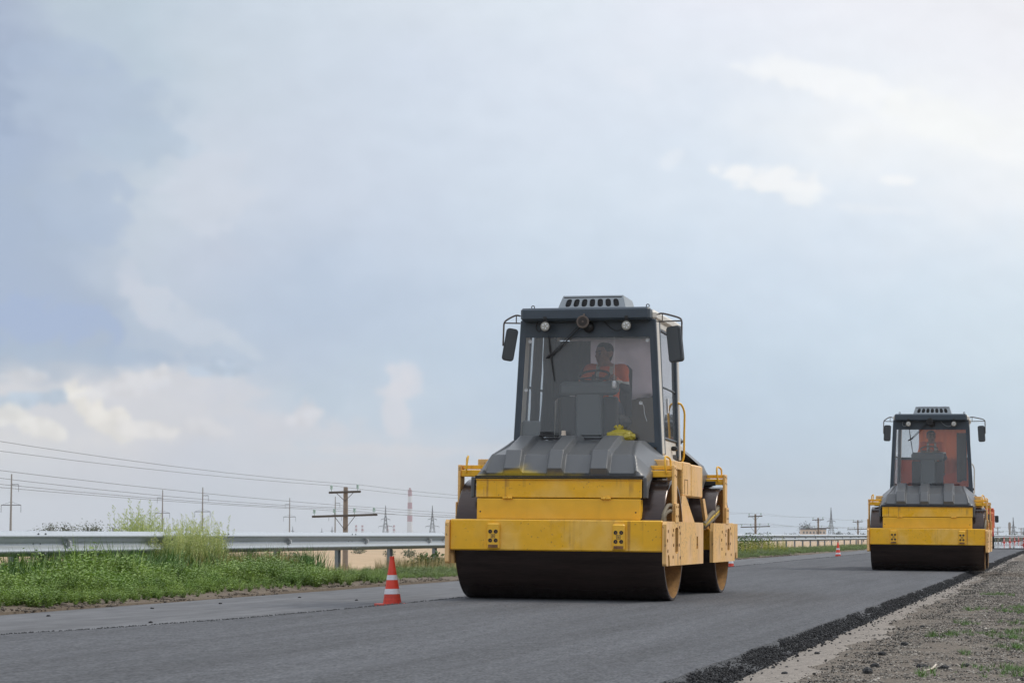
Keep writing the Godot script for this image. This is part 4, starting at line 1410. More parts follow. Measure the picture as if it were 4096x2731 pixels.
func make_aircon(root: Node3D, ox: float) -> void:
	var mb := MB.new()
	var z := 0.98
	# front face leaning back, seven oval openings with real depth
	var bl := -0.345 + ox
	var br := 0.395 + ox
	var F := func(x: float, y: float) -> Vector3:
		# x 0..1 across, y 0..1 up
		var inset := 0.05 * y
		return Vector3(lerpf(bl + inset, br - inset, x), 2.985 + 0.165 * y, z - 0.06 * y - 0.02 * y * y)
	var cells := 7
	var x0 := 0.07
	var x1 := 0.93
	var yl := 0.22
	var yh := 0.80
	mb.quad(F.call(0, 0), F.call(1, 0), F.call(1, yl), F.call(0, yl), Vector3(0, 0.2, 1))
	mb.quad(F.call(0, yh), F.call(1, yh), F.call(1, 1), F.call(0, 1), Vector3(0, 0.4, 1))
	mb.quad(F.call(0, yl), F.call(x0, yl), F.call(x0, yh), F.call(0, yh), Vector3(0, 0.2, 1))
	mb.quad(F.call(x1, yl), F.call(1, yl), F.call(1, yh), F.call(x1, yh), Vector3(0, 0.2, 1))
	var steps := 24
	for k in cells:
		var a := lerpf(x0, x1, float(k) / cells)
		var b := lerpf(x0, x1, (k + 1.0) / cells)
		var mid := (a + b) / 2
		for i in steps:
			var q := []
			for e in [i, i + 1]:
				var an: float = TAU * e / steps
				var cx := cos(an)
				var sy := sin(an)
				var big: float = maxf(absf(cx), absf(sy))
				var ov := Vector2(signf(cx) * pow(absf(cx), 0.8), signf(sy) * pow(absf(sy), 0.6))
				var inn := Vector2(mid + ov.x * (b - a) * 0.36, (yl + yh) / 2 + ov.y * (yh - yl) * 0.45)
				var outp := Vector2(mid + cx / big * (b - a) * 0.5, (yl + yh) / 2 + sy / big * (yh - yl) * 0.5)
				q.append([F.call(outp.x, outp.y), F.call(inn.x, inn.y)])
			mb.quad(q[0][0], q[1][0], q[1][1], q[0][1], Vector3(0, 0.2, 1))
			var deep := Vector3(0, 0, -0.03)
			var c0: Vector3 = F.call(mid, (yl + yh) / 2)
			mb.quad(q[0][1], q[1][1], q[1][1] + deep, q[0][1] + deep, c0 - (q[0][1] + q[1][1]) / 2)
	# sides, top and back
	var zb := 0.35
	var B := func(x: float, y: float) -> Vector3:
		var p: Vector3 = F.call(x, y)
		return Vector3(p.x, p.y - 0.01 * y, zb + 0.04 * y)
	for i in 4:
		var a := i / 4.0
		var b := (i + 1) / 4.0
		mb.quad(F.call(0, a), B.call(0, a), B.call(0, b), F.call(0, b), Vector3(-1, 0.1, 0))
		mb.quad(F.call(1, a), B.call(1, a), B.call(1, b), F.call(1, b), Vector3(1, 0.1, 0))
		mb.quad(B.call(0, a), B.call(1, a), B.call(1, b), B.call(0, b), Vector3(0, 0, -1))
	mb.quad(F.call(0, 1), F.call(1, 1), B.call(1, 1), B.call(0, 1), Vector3.UP)
	mb.box(Vector3(ox - 0.06, 3.152, 0.66), Vector3(0.36, 0.012, 0.34), 0.004)
	mb.box(Vector3(ox + 0.24, 3.152, 0.66), Vector3(0.13, 0.012, 0.34), 0.004)
	var ac := part("air_conditioner", mb, M.grey_plastic, root, "grey roof unit with seven oval vents")
	var dk := MB.new()
	dk.box(Vector3(ox + 0.025, 3.07, 0.90), Vector3(0.62, 0.13, 0.03))
	part("vent_core", dk, M.inner, ac)


# ---------------------------------------------------------------- guard rail
const RAIL_X := -12.4


func rail_pos(z: float) -> Vector3:
	return Vector3(RAIL_X + bend(z), 0.0, z)


func build_rail() -> void:
	var root := thing("guard_rail", "long galvanised steel guard rail along the grassy verge", "guard rail")
	# W-beam outline (offset towards the road, height)
	var prof := [[0.0, 0.693], [0.014, 0.697], [0.028, 0.690], [0.070, 0.655], [0.083, 0.638], [0.083, 0.622], [0.072, 0.606], [0.020, 0.572], [0.004, 0.555], [0.0, 0.538], [0.004, 0.521], [0.020, 0.504], [0.072, 0.470], [0.083, 0.454], [0.083, 0.438], [0.070, 0.421], [0.028, 0.390], [0.014, 0.383], [0.0, 0.387]]
	# start further along so that joints fall where the road shows them
	var z := -6.6
	var k := 0
	var post_mb := MB.new()
	post_mb.box(Vector3(-0.075, 0.12, 0), Vector3(0.004, 1.04, 0.15))
	post_mb.box(Vector3(-0.045, 0.12, 0.075), Vector3(0.06, 1.04, 0.006))
	post_mb.box(Vector3(-0.045, 0.12, -0.075), Vector3(0.06, 1.04, 0.006))
	var post_mesh := post_mb.mesh()
	var ref_mb := MB.new()
	ref_mb.xf = side_xf(0.0)
	ref_mb.prism([Vector2(-0.045, 0.05), Vector2(-0.045, -0.05), Vector2(0.06, -0.028), Vector2(0.06, 0.028)], 0.012)
	var ref_mesh := ref_mb.mesh()
	while z > -420.0:
		var z2 := z - 6.33
		var n := 4 if z > -100.0 else 2
		var g := []
		for i in n + 1:
			var zz := lerpf(z + 0.16, z2 - 0.16, float(i) / n)
			var p := rail_pos(zz)
			var row := []
			for q in prof:
				row.append(p + Vector3(q[0] + (0.008 if k % 2 == 0 else 0.0), q[1], 0))
			g.append(row)
		var mb := MB.new()
		mb.sheet(g, Vector3(1, 0, 0))
		var beam := part("beam", mb, M.steel, root)
		if z > -120.0:
			# splice bolts
			for q in [[0.03, 0.66], [0.03, 0.60], [0.02, 0.538], [0.03, 0.475], [0.03, 0.415]]:
				for e in [-0.10, 0.10]:
					var b := MB.new()
					var h: float = 0.08 if absf(q[1] - 0.538) > 0.1 else (0.045 if absf(q[1] - 0.538) > 0.03 else 0.006)
					b.ball(rail_pos(z2 + e) + Vector3(h, q[1], 0), Vector3(0.008, 0.016, 0.024), 5, 8)
					part("bolt", b, M.lattice, beam)
		z = z2
		k += 1
	var zp := -3.0
	while zp > -400.0:
		var o := part("post", post_mesh, M.post, root)
		o.position = rail_pos(zp) + Vector3(-0.02, 0, 0)
		zp -= 3.16
	var zr := -22.2
	while zr > -180.0:
		var o := part("reflector", ref_mesh, M.white, root)
		o.position = rail_pos(zr) + Vector3(0.055, 0.538, 0)
		o.rotation.y = 0.9
		zr -= 4.22


# ---------------------------------------------------------------- power lines
func build_poles() -> void:
	# wooden line beside the road: pole places along the line
	var px := -26.6
	var tops := []
	var zs := [-44.0, -81.5, -118.0, -156.0, -193.0, -236.0, -272.0, -312.0, -352.0, -394.0, -440.0, -490.0, -545.0]
	var names := ["wooden utility pole off the road end of the line", "nearest wooden utility pole with two crossarms and pale green insulators", "", "", "", "", "", "", "", "", "", "", ""]
	for i in zs.size():
		var z: float = zs[i]
		var x := px + bend(z) * 0.4
		var top := 2.50
		if i == 0:
			top = 3.15
		var ends := []
		var yaw := 0.14
		var dirx := Vector3(cos(yaw), 0, -sin(yaw))
		for a in [[top - 0.20, 0.62, [-0.52, 0.50]], [top - 1.10, 1.27, [-1.18, -0.40, 0.38, 1.14]]]:
			for e in a[2]:
				ends.append(Vector3(x, a[0] + 0.27 + ((e * 0.16 if absf(e) < 0.6 else e * 0.10) if i == 0 else e * 0.03), z) + dirx * e)
		tops.append(ends)
		if i == 0:
			continue
		var lab := "nearest wooden utility pole with two crossarms and pale green insulators" if i == 1 else "wooden utility pole with two dark crossarms, small in the distance"
		var root := thing("utility_pole", lab, "utility pole", Vector3(x, -3.6, z), "wooden poles of the roadside wire line")
		var mb := MB.new()
		mb.tube([Vector3(0, -0.3, 0), Vector3(0, 3.6, 0), Vector3(0, 3.58 + top, 0), Vector3(0, 3.6 + top, 0)], [0.135, 0.105, 0.085, 0.06], 14)
		part("pole", mb, M.pole, root)
		for a in [[top - 0.20, 0.62, [-0.52, 0.50], 0.24, 0.36], [top - 1.10, 1.27, [-1.18, -0.40, 0.38, 1.14], 0.44, 0.42]]:
			var y: float = 3.6 + a[0]
			var c := MB.new()
			c.box(Vector3(0, y, 0.11) , Vector3(a[1] * 2.0, 0.085, 0.07), 0.006, Basis(Vector3.UP, yaw) * Basis(Vector3.BACK, 0.03))
			var armp := part("crossarm", c, M.timber, root)
			for s in [-1.0, 1.0]:
				var b := MB.new()
				b.tube([Vector3(0, y, 0.12) + dirx * s * a[4], Vector3(0, y - a[3] - 0.1, 0.10)], 0.012, 5)
				part("brace", b, M.timber, root)
			for e in a[2]:
				var ins := MB.new()
				ins.xf = Transform3D(Basis.IDENTITY, Vector3(0, y + 0.03 + e * 0.03, 0.11) + dirx * e)
				ins.lathe([Vector2(0.013, -0.04), Vector2(0.013, 0.12), Vector2(0.065, 0.10), Vector2(0.05, 0.15), Vector2(0.035, 0.17), Vector2(0.058, 0.19), Vector2(0.045, 0.235), Vector2(0.0, 0.25)], 10)
				part("insulator", ins, M.insulator, armp)
	for w in 6:
		var pts := []
		for i in tops.size() - 1:
			var a: Vector3 = tops[i][w]
			var b: Vector3 = tops[i + 1][w]
			for k in 8:
				var t := k / 8.0
				pts.append(a.lerp(b, t) - Vector3(0, 4.0 * t * (1.0 - t) * (0.16 + 0.05 * sin(w * 2.1 + i)), 0))
		var mb := MB.new()
		mb.tube(pts, 0.0062, 4)
		solo("overhead_wire", mb, M.wire, "thin wire of the wooden pole line, on the %s" % ["upper arm's verge side", "upper arm's road side", "lower arm's outer end over the field", "lower arm's inner pin over the field", "lower arm's inner pin by the road", "lower arm's outer end by the road"][w], "wire", "wires of the roadside pole line")
	# concrete line poles in the fields; bearing in photo pixels, height above the eye in pixels, distance
	var spots := [[47, 239, 600.0, 1.0], [652, 179, 800.0, -1.0], [812, 190, 755.0, 1.0], [1160, 149, 960.0, -1.0], [1342, 155, 920.0, 1.0]]
	var labels := ["tall slim concrete power pole above the guard rail, standing by itself", "slim concrete power pole with its short arm to the left, above the pale tall grass", "slim concrete power pole with its short arm to the right, above the pale tall grass", "slim concrete power pole with its short arm to the left, near the wooden pole", "slim concrete power pole right behind the nearest wooden pole"]
	for i in spots.size():
		var s: Array = spots[i]
		var p := far_point(s[0], s[2], -3.6)
		var h: float = s[1] / 8890.0 * s[2] + 0.64 + 3.6
		var root := thing("power_pole", labels[i], "power pole", p, "concrete power poles in the fields")
		root.rotation.y = deg_to_rad(YAW)
		var mb := MB.new()
		mb.tube([Vector3(0, -0.3, 0), Vector3(0, h, 0)], [0.36, 0.17], 10)
		part("pole", mb, M.concrete, root)
		var d: float = s[3]
		for a in [[h * 0.865, 0.0, d * 1.9], [h * 0.60, -2.6, 2.6]]:
			var y: float = a[0]
			var c := MB.new()
			c.tube([Vector3(a[1], y, 0), Vector3(a[2], y, 0)], 0.11, 4)
			if a[1] != 0.0:
				c.tube([Vector3(a[1], y, 0), Vector3(0, y + 0.9, 0), Vector3(a[2], y, 0)], 0.035, 4)
			part("arm", c, M.lattice, root)
			for e in [a[1], a[2]]:
				if e != 0.0:
					var ins := MB.new()
					ins.tube([Vector3(e, y, 0), Vector3(e, y - 1.9, 0)], 0.07, 5)
					part("insulator_string", ins, M.lattice, root)
	# lattice towers
	var tw := [[1543, 120, 1900.0, "lattice tower left of the tall striped chimney"], [1730, 120, 1900.0, "lattice tower beside the front roller's yellow beam end"], [1173, 36, 3600.0, "tiny lattice tower left of the nearest wooden pole"], [1289, 30, 3900.0, "tiny lattice tower close to the nearest wooden pole, the shorter"], [1330, 37, 3600.0, "tiny lattice tower close to the nearest wooden pole, the taller"], [3322, 111, 1500.0, "lattice tower between the two rollers behind a wooden pole"], [4049, 71, 1500.0, "thin lattice tower beside the grey water tower"], [4088, 32, 1300.0, "short lattice tower beyond the far traffic cones"]]
	for t in tw:
		lattice_tower(t[0], t[1], t[2], t[3])
	# chimneys
	chimney(1640, 182, 7600.0, 15.0, [0, 1, 0, 1, 0, 1], "tall red and white striped chimney on the horizon")
	for c in [[1426, "left of a pair nearer the wooden pole"], [1451, "right of a pair nearer the wooden pole"], [1551, "just behind the lattice tower, on its left"], [1577, "just behind the lattice tower, on its right"]]:
		chimney(c[0], 41, 7600.0, 7.0, [0, 1, 0, 1, 0], "small red and white striped chimney, %s" % c[1])
	# grey water tower by the far bend
	var p := far_point(4034, 900.0, -3.6)
	var root := thing("water_tower", "grey concrete tower far beyond the second roller", "tower", p)
	var mb := MB.new()
	mb.lathe([Vector2(0.42, -0.3), Vector2(0.40, 6.4), Vector2(0.52, 6.9), Vector2(0.52, 8.9), Vector2(0.44, 9.4), Vector2(0.0, 9.6)], 16)
	part("shaft", mb, M.concrete, root)


# place on the ground at a photo column, at a distance
func far_point(u: float, dist: float, y: float) -> Vector3:
	var a := deg_to_rad(YAW) - atan((u - 2048.0) / 8890.0)
	return Vector3(-sin(a) * dist, y, -cos(a) * dist)


func lattice_tower(u: float, high: float, dist: float, label: String) -> void:
	var h: float = high / 8890.0 * dist + 4.24
	var root := thing("lattice_tower", label, "power tower", far_point(u, dist, -3.6), "steel lattice towers on the horizon")
	root.rotation.y = deg_to_rad(YAW) + 0.3
	var r := maxf(0.07, dist * 0.00009)
	var w := func(y: float) -> float: return lerpf(h * 0.105, h * 0.016, pow(clampf(y / (h * 0.72), 0, 1), 0.75)) if y < h * 0.72 else lerpf(h * 0.016, 0.05, (y - h * 0.72) / (h * 0.28))
	var mb := MB.new()
	var br := MB.new()
	var lv := [0.0, 0.16, 0.30, 0.42, 0.52, 0.61, 0.72, 0.80, 0.88, 1.0]
	for c in [[-1, -1], [1, -1], [1, 1], [-1, 1]]:
		var pts := []
		for l in lv:
			var y: float = h * l
			var q: float = w.call(y)
			pts.append(Vector3(c[0] * q, y, c[1] * q))
		mb.tube(pts, r, 4)
	for i in lv.size() - 2:
		var y: float = h * lv[i]
		var y2: float = h * lv[i + 1]
		var a: float = w.call(y)
		var b: float = w.call(y2)
		for f in [[-1, -1, 1, -1], [1, -1, 1, 1], [1, 1, -1, 1], [-1, 1, -1, -1]]:
			br.tube([Vector3(f[0] * a, y, f[1] * a), Vector3(f[2] * b, y2, f[3] * b)], r * 0.6, 3)
			br.tube([Vector3(f[2] * a, y, f[3] * a), Vector3(f[0] * b, y2, f[1] * b)], r * 0.6, 3)
	part("legs", mb, M.lattice, root)
	part("bracing", br, M.lattice, root)
	for l in [[0.40, 0.20], [0.60, 0.13]]:
		var ar := MB.new()
		var y: float = h * l[0]
		var e: float = h * l[1]
		for s in [-1.0, 1.0]:
			ar.tube([Vector3(0, y, 0), Vector3(s * e, y, 0)], r * 0.9, 4)
			ar.tube([Vector3(0, y + h * 0.05, 0), Vector3(s * e, y, 0)], r * 0.7, 4)
			ar.tube([Vector3(s * e, y, 0), Vector3(s * e, y - h * 0.05, 0)], r * 0.6, 3)
		part("crossarm", ar, M.lattice, root)


func chimney(u: float, high: float, dist: float, dia: float, bands: Array, label: String) -> void:
	var h: float = high / 8890.0 * dist + 4.24
	var root := thing("chimney", label, "chimney", far_point(u, dist, -3.6), "striped chimneys of the far works")
	var n := bands.size()
	for i in n:
		# from the top down
		var y1 := h * (1.0 - 0.135 * i) if n == 6 else h * (1.0 - 0.16 * i)
		var y0 := h * (1.0 - 0.135 * (i + 1)) if n == 6 else h * (1.0 - 0.16 * (i + 1))
		if i == n - 1:
			y0 = -0.5
		var ra := dia * 0.5 * lerpf(1.35, 0.9, y0 / h)
		var rb := dia * 0.5 * lerpf(1.35, 0.9, y1 / h)
		var mb := MB.new()
		mb.lathe([Vector2(ra, y0), Vector2(rb, y1), Vector2(rb * 0.8, y1)], 16)
		part("band", mb, M.stack_red if bands[i] == 0 else M.stack_white, root)
	if n == 6:
		var tip := MB.new()
		tip.lathe([Vector2(dia * 0.22, h), Vector2(dia * 0.2, h + dia * 0.45), Vector2(0, h + dia * 0.45)], 12)
		part("flue", tip, M.stack_red, root)


# ---------------------------------------------------------------- cones
func make_cone(label: String, at: Vector3, turn := 0.0, lean := 0.0) -> Node3D:
	var root := thing("traffic_cone", label, "traffic cone", at, "red and white traffic cones along the joint of the asphalt")
	root.rotation = Vector3(0, turn, lean)
	var pl := MB.new()
	pl.xf = Transform3D(Basis(Vector3.RIGHT, -PI / 2), Vector3(0, 0.014, 0))
	pl.slab(0.33, 0.33, 0.028, 0.05, 4)
	part("base", pl, M.cone_low, root)
	var rr := func(y: float) -> float: return lerpf(0.096, 0.0255, (y - 0.028) / 0.435)
	for b in [[0.028, 0.125, 2], [0.125, 0.178, 1], [0.178, 0.268, 0], [0.268, 0.318, 1], [0.318, 0.463, 0]]:
		var mb := MB.new()
		var e: float = 0.0015 if b[2] == 1 else 0.0
		mb.lathe([Vector2(rr.call(b[0]) - 0.003, b[0]), Vector2(rr.call(b[0]) + e, b[0]), Vector2(rr.call(b[1]) + e, b[1]), Vector2(rr.call(b[1]) - 0.003, b[1])], 32)
		part("white_band" if b[2] == 1 else "red_body", mb, [M.cone, M.cone_white, M.cone_low][b[2]], root)
	for y in [0.075, 0.222, 0.36]:
		var ln := MB.new()
		ln.lathe([Vector2(rr.call(y), y - 0.002), Vector2(rr.call(y) + 0.0015, y), Vector2(rr.call(y + 0.002), y + 0.002)], 32)
		part("seam", ln, M.cone, root)
	var tip := MB.new()
	tip.lathe([Vector2(0.0255, 0.463), Vector2(0.024, 0.466), Vector2(0.0235, 0.503), Vector2(0.021, 0.506), Vector2(0.016, 0.506), Vector2(0.015, 0.48)], 24)
	part("collar", tip, M.cone, root)
	return root


func build_cones() -> void:
	var s := func(x: float, z: float) -> Vector3: return Vector3(x, road_y(x, z) - STEP, z)
	make_cone("nearest red and white cone at the asphalt joint left of the front roller", s.call(-6.64, -21.9), 0.5, 0.01)
	make_cone("red and white cone mostly hidden behind the front roller's rear drum", s.call(-6.88, -47.6), 0.2)
	make_cone("red and white cone standing free between the two rollers", s.call(-6.86, -71.5), 0.9)
	var lab := "tiny red and white cone on the distant shimmering road"
	for p in [[4011, 205.0], [4034, 215.0], [4053, 240.0], [4069, 255.0], [4090, 150.0]]:
		var q := far_point(p[0], p[1], 0.0)
		q.y = 0.03
		make_cone(lab, q, p[1])


# ---------------------------------------------------------------- plants
func rng(seed_: int) -> RandomNumberGenerator:
	var r := RandomNumberGenerator.new()
	r.seed = seed_
	return r


func blade(mb: MB, p: Vector3, dir: Vector3, h: float, w: float, droop: float, seg := 3) -> void:
	var side := Vector3(-dir.z, 0, dir.x).normalized() * w
	var last_a := p - side
	var last_b := p + side
	for i in range(1, seg + 1):
		var t := float(i) / seg
		var q := p + Vector3(0, h * t - droop * h * t * t * 0.4, 0) + dir * (h * droop * t * t)
		var ww := side * (1.0 - t * t)
		var a := q - ww
		var b := q + ww
		var nn := (dir * 0.5 + Vector3.UP * 0.7).normalized()
		mb.put(last_a, last_b, b, nn, nn, nn)
		if i < seg:
			mb.put(last_a, b, a, nn, nn, nn)
		last_a = a
		last_b = b


func grass_tuft(seed_: int, blades: int, h: float, spread: float, w: float, droop: float) -> ArrayMesh:
	var r := rng(seed_)
	var mb := MB.new()
	for i in blades:
		var a := r.randf() * TAU
		var d := Vector3(cos(a), 0, sin(a))
		mb.ink = Color.WHITE * r.randf_range(0.75, 1.15)
		mb.ink.a = 1.0
		blade(mb, d * r.randf() * spread, d, h * r.randf_range(0.5, 1.1), w * r.randf_range(0.7, 1.2), droop * r.randf_range(0.3, 1.3))
	return mb.mesh()


func leaf_at(mb: MB, p: Vector3, dir: Vector3, up: Vector3, l: float, w: float) -> void:
	var side := dir.cross(up).normalized() * w
	var m := p + dir * l * 0.45
	var e := p + dir * l - up * l * 0.12
	var nn := up.normalized()
	mb.put(p, m - side, e, nn, nn, nn)
	mb.put(p, e, m + side, nn, nn, nn)


func weed(seed_: int, stems: int, h: float, leaves: int, l: float) -> ArrayMesh:
	var r := rng(seed_)
	var mb := MB.new()
	for s in stems:
		var a := r.randf() * TAU
		var lean := Vector3(cos(a), 0, sin(a)) * r.randf_range(0.1, 0.65)
		var hh := h * r.randf_range(0.55, 1.1)
		for k in leaves:
			var t := (k + 1.0) / leaves
			var p := Vector3(lean.x * hh * t, hh * t * (1.0 - 0.15 * t), lean.z * hh * t)
			var b := r.randf() * TAU
			var d := Vector3(cos(b), r.randf_range(-0.2, 0.6), sin(b)).normalized()
			mb.ink = Color.WHITE * r.randf_range(0.7, 1.0)
			mb.ink.a = 1.0
			var ll := l * r.randf_range(0.6, 1.2) * (1.15 - 0.5 * t)
			leaf_at(mb, p, d, (Vector3.UP * 0.9 + Vector3(r.randf_range(-0.5, 0.5), 0, r.randf_range(-0.5, 0.5))).normalized(), ll, ll * 0.26)
		mb.ink = Color(0.8, 0.85, 0.7)
		mb.tube([Vector3.ZERO, Vector3(lean.x * hh * 0.95, hh * 0.8, lean.z * hh * 0.95)], [0.004, 0.0015], 3, false)
	return mb.mesh()


func seed_stalk(seed_: int) -> ArrayMesh:
	# a tall stalk with a loose yellow green seed head
	var r := rng(seed_)
	var mb := MB.new()
	for s in 5:
		var a := r.randf() * TAU
		var lean := Vector3(cos(a), 0, sin(a)) * r.randf_range(0.03, 0.20)
		var h := r.randf_range(0.6, 1.0)
		mb.ink = Color(0.55, 0.68, 0.40)
		mb.tube([Vector3(lean.x * 0.3, 0, lean.z * 0.3), Vector3(lean.x * h * 0.6, h * 0.5, lean.z * h * 0.6), Vector3(lean.x * h, h, lean.z * h)], [0.0035, 0.003, 0.001], 3, false)
		for k in 26:
			var t := r.randf_range(0.42, 1.0)
			var p := Vector3(lean.x * h * t, h * t, lean.z * h * t)
			var b := r.randf() * TAU
			var d := Vector3(cos(b), r.randf_range(0.5, 1.6), sin(b)).normalized()
			mb.ink = Color.WHITE * r.randf_range(0.8, 1.15)
			mb.ink.a = 1.0
			leaf_at(mb, p + d * r.randf() * 0.05 * (1.3 - t), d, Vector3(cos(b + 1.5), 0.2, sin(b + 1.5)).normalized(), r.randf_range(0.02, 0.05), 0.006)
	return mb.mesh()


func scatter_xf(p: Vector3, r: RandomNumberGenerator, lo: float, hi: float) -> Transform3D:
	var s := r.randf_range(lo, hi)
	return Transform3D(Basis(Vector3.UP, r.randf() * TAU).scaled(Vector3(s, s * r.randf_range(0.8, 1.2), s)), p)


func build_plants() -> void:
	var r := rng(77)
	var pat := noise(0.35, 401)
	var pat2 := noise(0.9, 402)
	var w1 := [[], []]
	var w2 := [[], []]
	var g1 := [[], []]
	var dry := [[], []]
	# ground cover: leafy weeds near the road, longer grass towards the rail
	for pass_ in 2:
		var count := 15000 if pass_ == 0 else 21000
		for i in count:
			var z := -9.0 - 44.0 * r.randf() if pass_ == 0 else -50.0 - 130.0 * pow(r.randf(), 1.3)
			var back := r.randf()
			var x := -9.12 - 5.0 * back
			var near := 1.0 - smoothstep(27.0, 33.0, -z) if pass_ == 0 else 0.2
			var n := pat.get_noise_2d(x, z)
			var n2 := pat2.get_noise_2d(x, z)
			# bare soil right at the road
			if back < 0.02 + 0.05 * n2 and r.randf() < 0.8:
				continue
			var p := Vector3(x + bend(z), verge_y(x, z) - 0.01, z)
			var tall := lerpf(0.42, 1.12, near) * (0.75 + 0.9 * (n + 0.2)) * lerpf(0.6, 1.0, smoothstep(0.02, 0.35, back))
			var tone := Color(0.160, 0.275, 0.045).lerp(Color(0.295, 0.410, 0.085), clampf(0.5 + n2, 0, 1))
			var pale := clampf((-z - 24.0) / 14.0, 0.0, 1.0)
			tone = tone.lerp(Color(0.215, 0.260, 0.130), pale * clampf(0.45 + n, 0, 1))
			tone = tone * r.randf_range(0.8, 1.2)
			tone.a = 1.0
			if back < 0.35 or r.randf() < 0.84 - 0.25 * clampf(n2 * 2.0, 0, 1):
				var which := w1 if r.randf() < 0.5 else w2
				which[0].append(scatter_xf(p, r, 0.75 * tall, 1.2 * tall))
				which[1].append(tone)
			elif pale > 0.5 and n > 0.12 and r.randf() < 0.6:
				dry[0].append(scatter_xf(p, r, 0.5, 0.95))
				dry[1].append(Color(0.40, 0.31, 0.14) * r.randf_range(0.8, 1.2))
			else:
				g1[0].append(scatter_xf(p, r, 0.8 * tall, 1.5 * tall))
				g1[1].append(tone)
	# longer green grass in front of and under the rail at the near end
	for i in 1500:
		var z := r.randf_range(-20.0, -34.0)
		var x := -11.3 - 1.5 * r.randf()
		if pat.get_noise_2d(z * 2.0, 9.0) + r.randf() * 0.6 < 0.15:
			continue
		g1[0].append(scatter_xf(Vector3(x, verge_y(x, z), z), r, 1.0, 1.7))
		var c := Color(0.085, 0.185, 0.035) * r.randf_range(0.8, 1.25)
		c.a = 1.0
		g1[1].append(c)
	for i in 900:
		var z := r.randf_range(-29.2, -33.4)
		var x := -11.5 - 1.6 * r.randf()
		dry[0].append(scatter_xf(Vector3(x, verge_y(x, z), z), r, 0.8, 1.3))
		dry[1].append(Color(0.38, 0.29, 0.11) * r.randf_range(0.8, 1.2))
	for i in 420:
		var z := r.randf_range(-40.0, -48.0)
		var x := -11.0 - 1.6 * r.randf()
		dry[0].append(scatter_xf(Vector3(x, verge_y(x, z), z), r, 0.6, 1.1))
		dry[1].append(Color(0.36, 0.29, 0.13) * r.randf_range(0.8, 1.2))
	swarm("leafy_weeds", weed(1, 12, 0.26, 12, 0.042), M.leaf, w1[0], w1[1], "dense leafy green weeds covering the verge", "weeds")
	swarm("broad_weeds", weed(2, 9, 0.30, 9, 0.060), M.leaf, w2[0], w2[1], "broader leaved green weeds mixed through the verge", "weeds")
	swarm("verge_grass", grass_tuft(3, 18, 0.32, 0.08, 0.0045, 0.45), M.leaf, g1[0], g1[1], "long green grass blades along the guard rail", "grass")
	swarm("dry_grass", grass_tuft(4, 22, 0.34, 0.07, 0.003, 0.25), M.leaf, dry[0], dry[1], "straw coloured dry grass tufts on the verge", "grass")
	# tall pale seed grass in front of the rail
	var st := [[], []]
	for i in 210:
		var z := r.randf_range(-29.0, -31.2)
		var x := -11.9 - 0.7 * r.randf()
		st[0].append(scatter_xf(Vector3(x, verge_y(x, z), z), r, 0.62, 0.92))
		var c := Color(0.60, 0.60, 0.26).lerp(Color(0.50, 0.55, 0.22), r.randf()) * r.randf_range(0.85, 1.15)
		c.a = 1.0
		st[1].append(c)
	for k in 60:
		var z := -30.15 + 0.33 * r.randfn()
		var x := -12.85 - 0.25 * r.randf()
		st[0].append(scatter_xf(Vector3(x, verge_y(x, z), z), r, 0.90, 1.22))
		st[1].append(Color(0.50, 0.55, 0.22))
	for k in 40:
		var z := -31.6 + 0.6 * r.randfn()
		var x := -12.85 - 0.25 * r.randf()
		st[0].append(scatter_xf(Vector3(x, verge_y(x, z), z), r, 0.75, 0.95))
		st[1].append(Color(0.47, 0.50, 0.21))
	swarm("seed_grass", seed_stalk(5), M.leaf, st[0], st[1], "tall pale yellow green seed grass rising above the guard rail", "grass")
	# yellow flowering weeds beyond the front roller
	var yf := [[], []]
	for i in 700:
		var z := r.randf_range(-52.0, -85.0)
		var x := -9.9 - 2.2 * r.randf()
		if pat.get_noise_2d(z, x) < -0.05:
			continue
		yf[0].append(scatter_xf(Vector3(x, verge_y(x, z), z), r, 0.35, 0.55))
		yf[1].append(Color(0.45, 0.42, 0.07) * r.randf_range(0.8, 1.2))
	swarm("yellow_weeds", seed_stalk(6), M.leaf, yf[0], yf[1], "yellow flowering weeds on the verge between the rollers", "weeds")
	# bushes on the verge between the rollers and near the front roller
	for b in [[-12.15, -27.5, 0.30, "small dark leafy plant climbing in front of the guard rail"], [-11.9, -41.6, 0.34, "small leafy plant under the guard rail beyond the nearest cone"], [-11.4, -44.5, 0.5, "green bush on the verge beside the front roller's beam"], [-11.2, -79.0, 0.65, "leafy green bush behind the free standing cone"], [-10.8, -62.0, 0.5, "low green bush on the verge left of the free standing cone"], [-11.6, -88.0, 0.7, "leafy bush on the verge beside the second roller"]]:
		bush("verge_bush", b[3], Vector3(b[0], verge_y(b[0], b[1]) - 0.05, b[1]), b[2], b[2] * 1.0, Color(0.085, 0.14, 0.045), 420, 0.09, "bushes along the verge")
	# grass patches on the right shoulder: photo column, row, size
	var sh := [[], []]
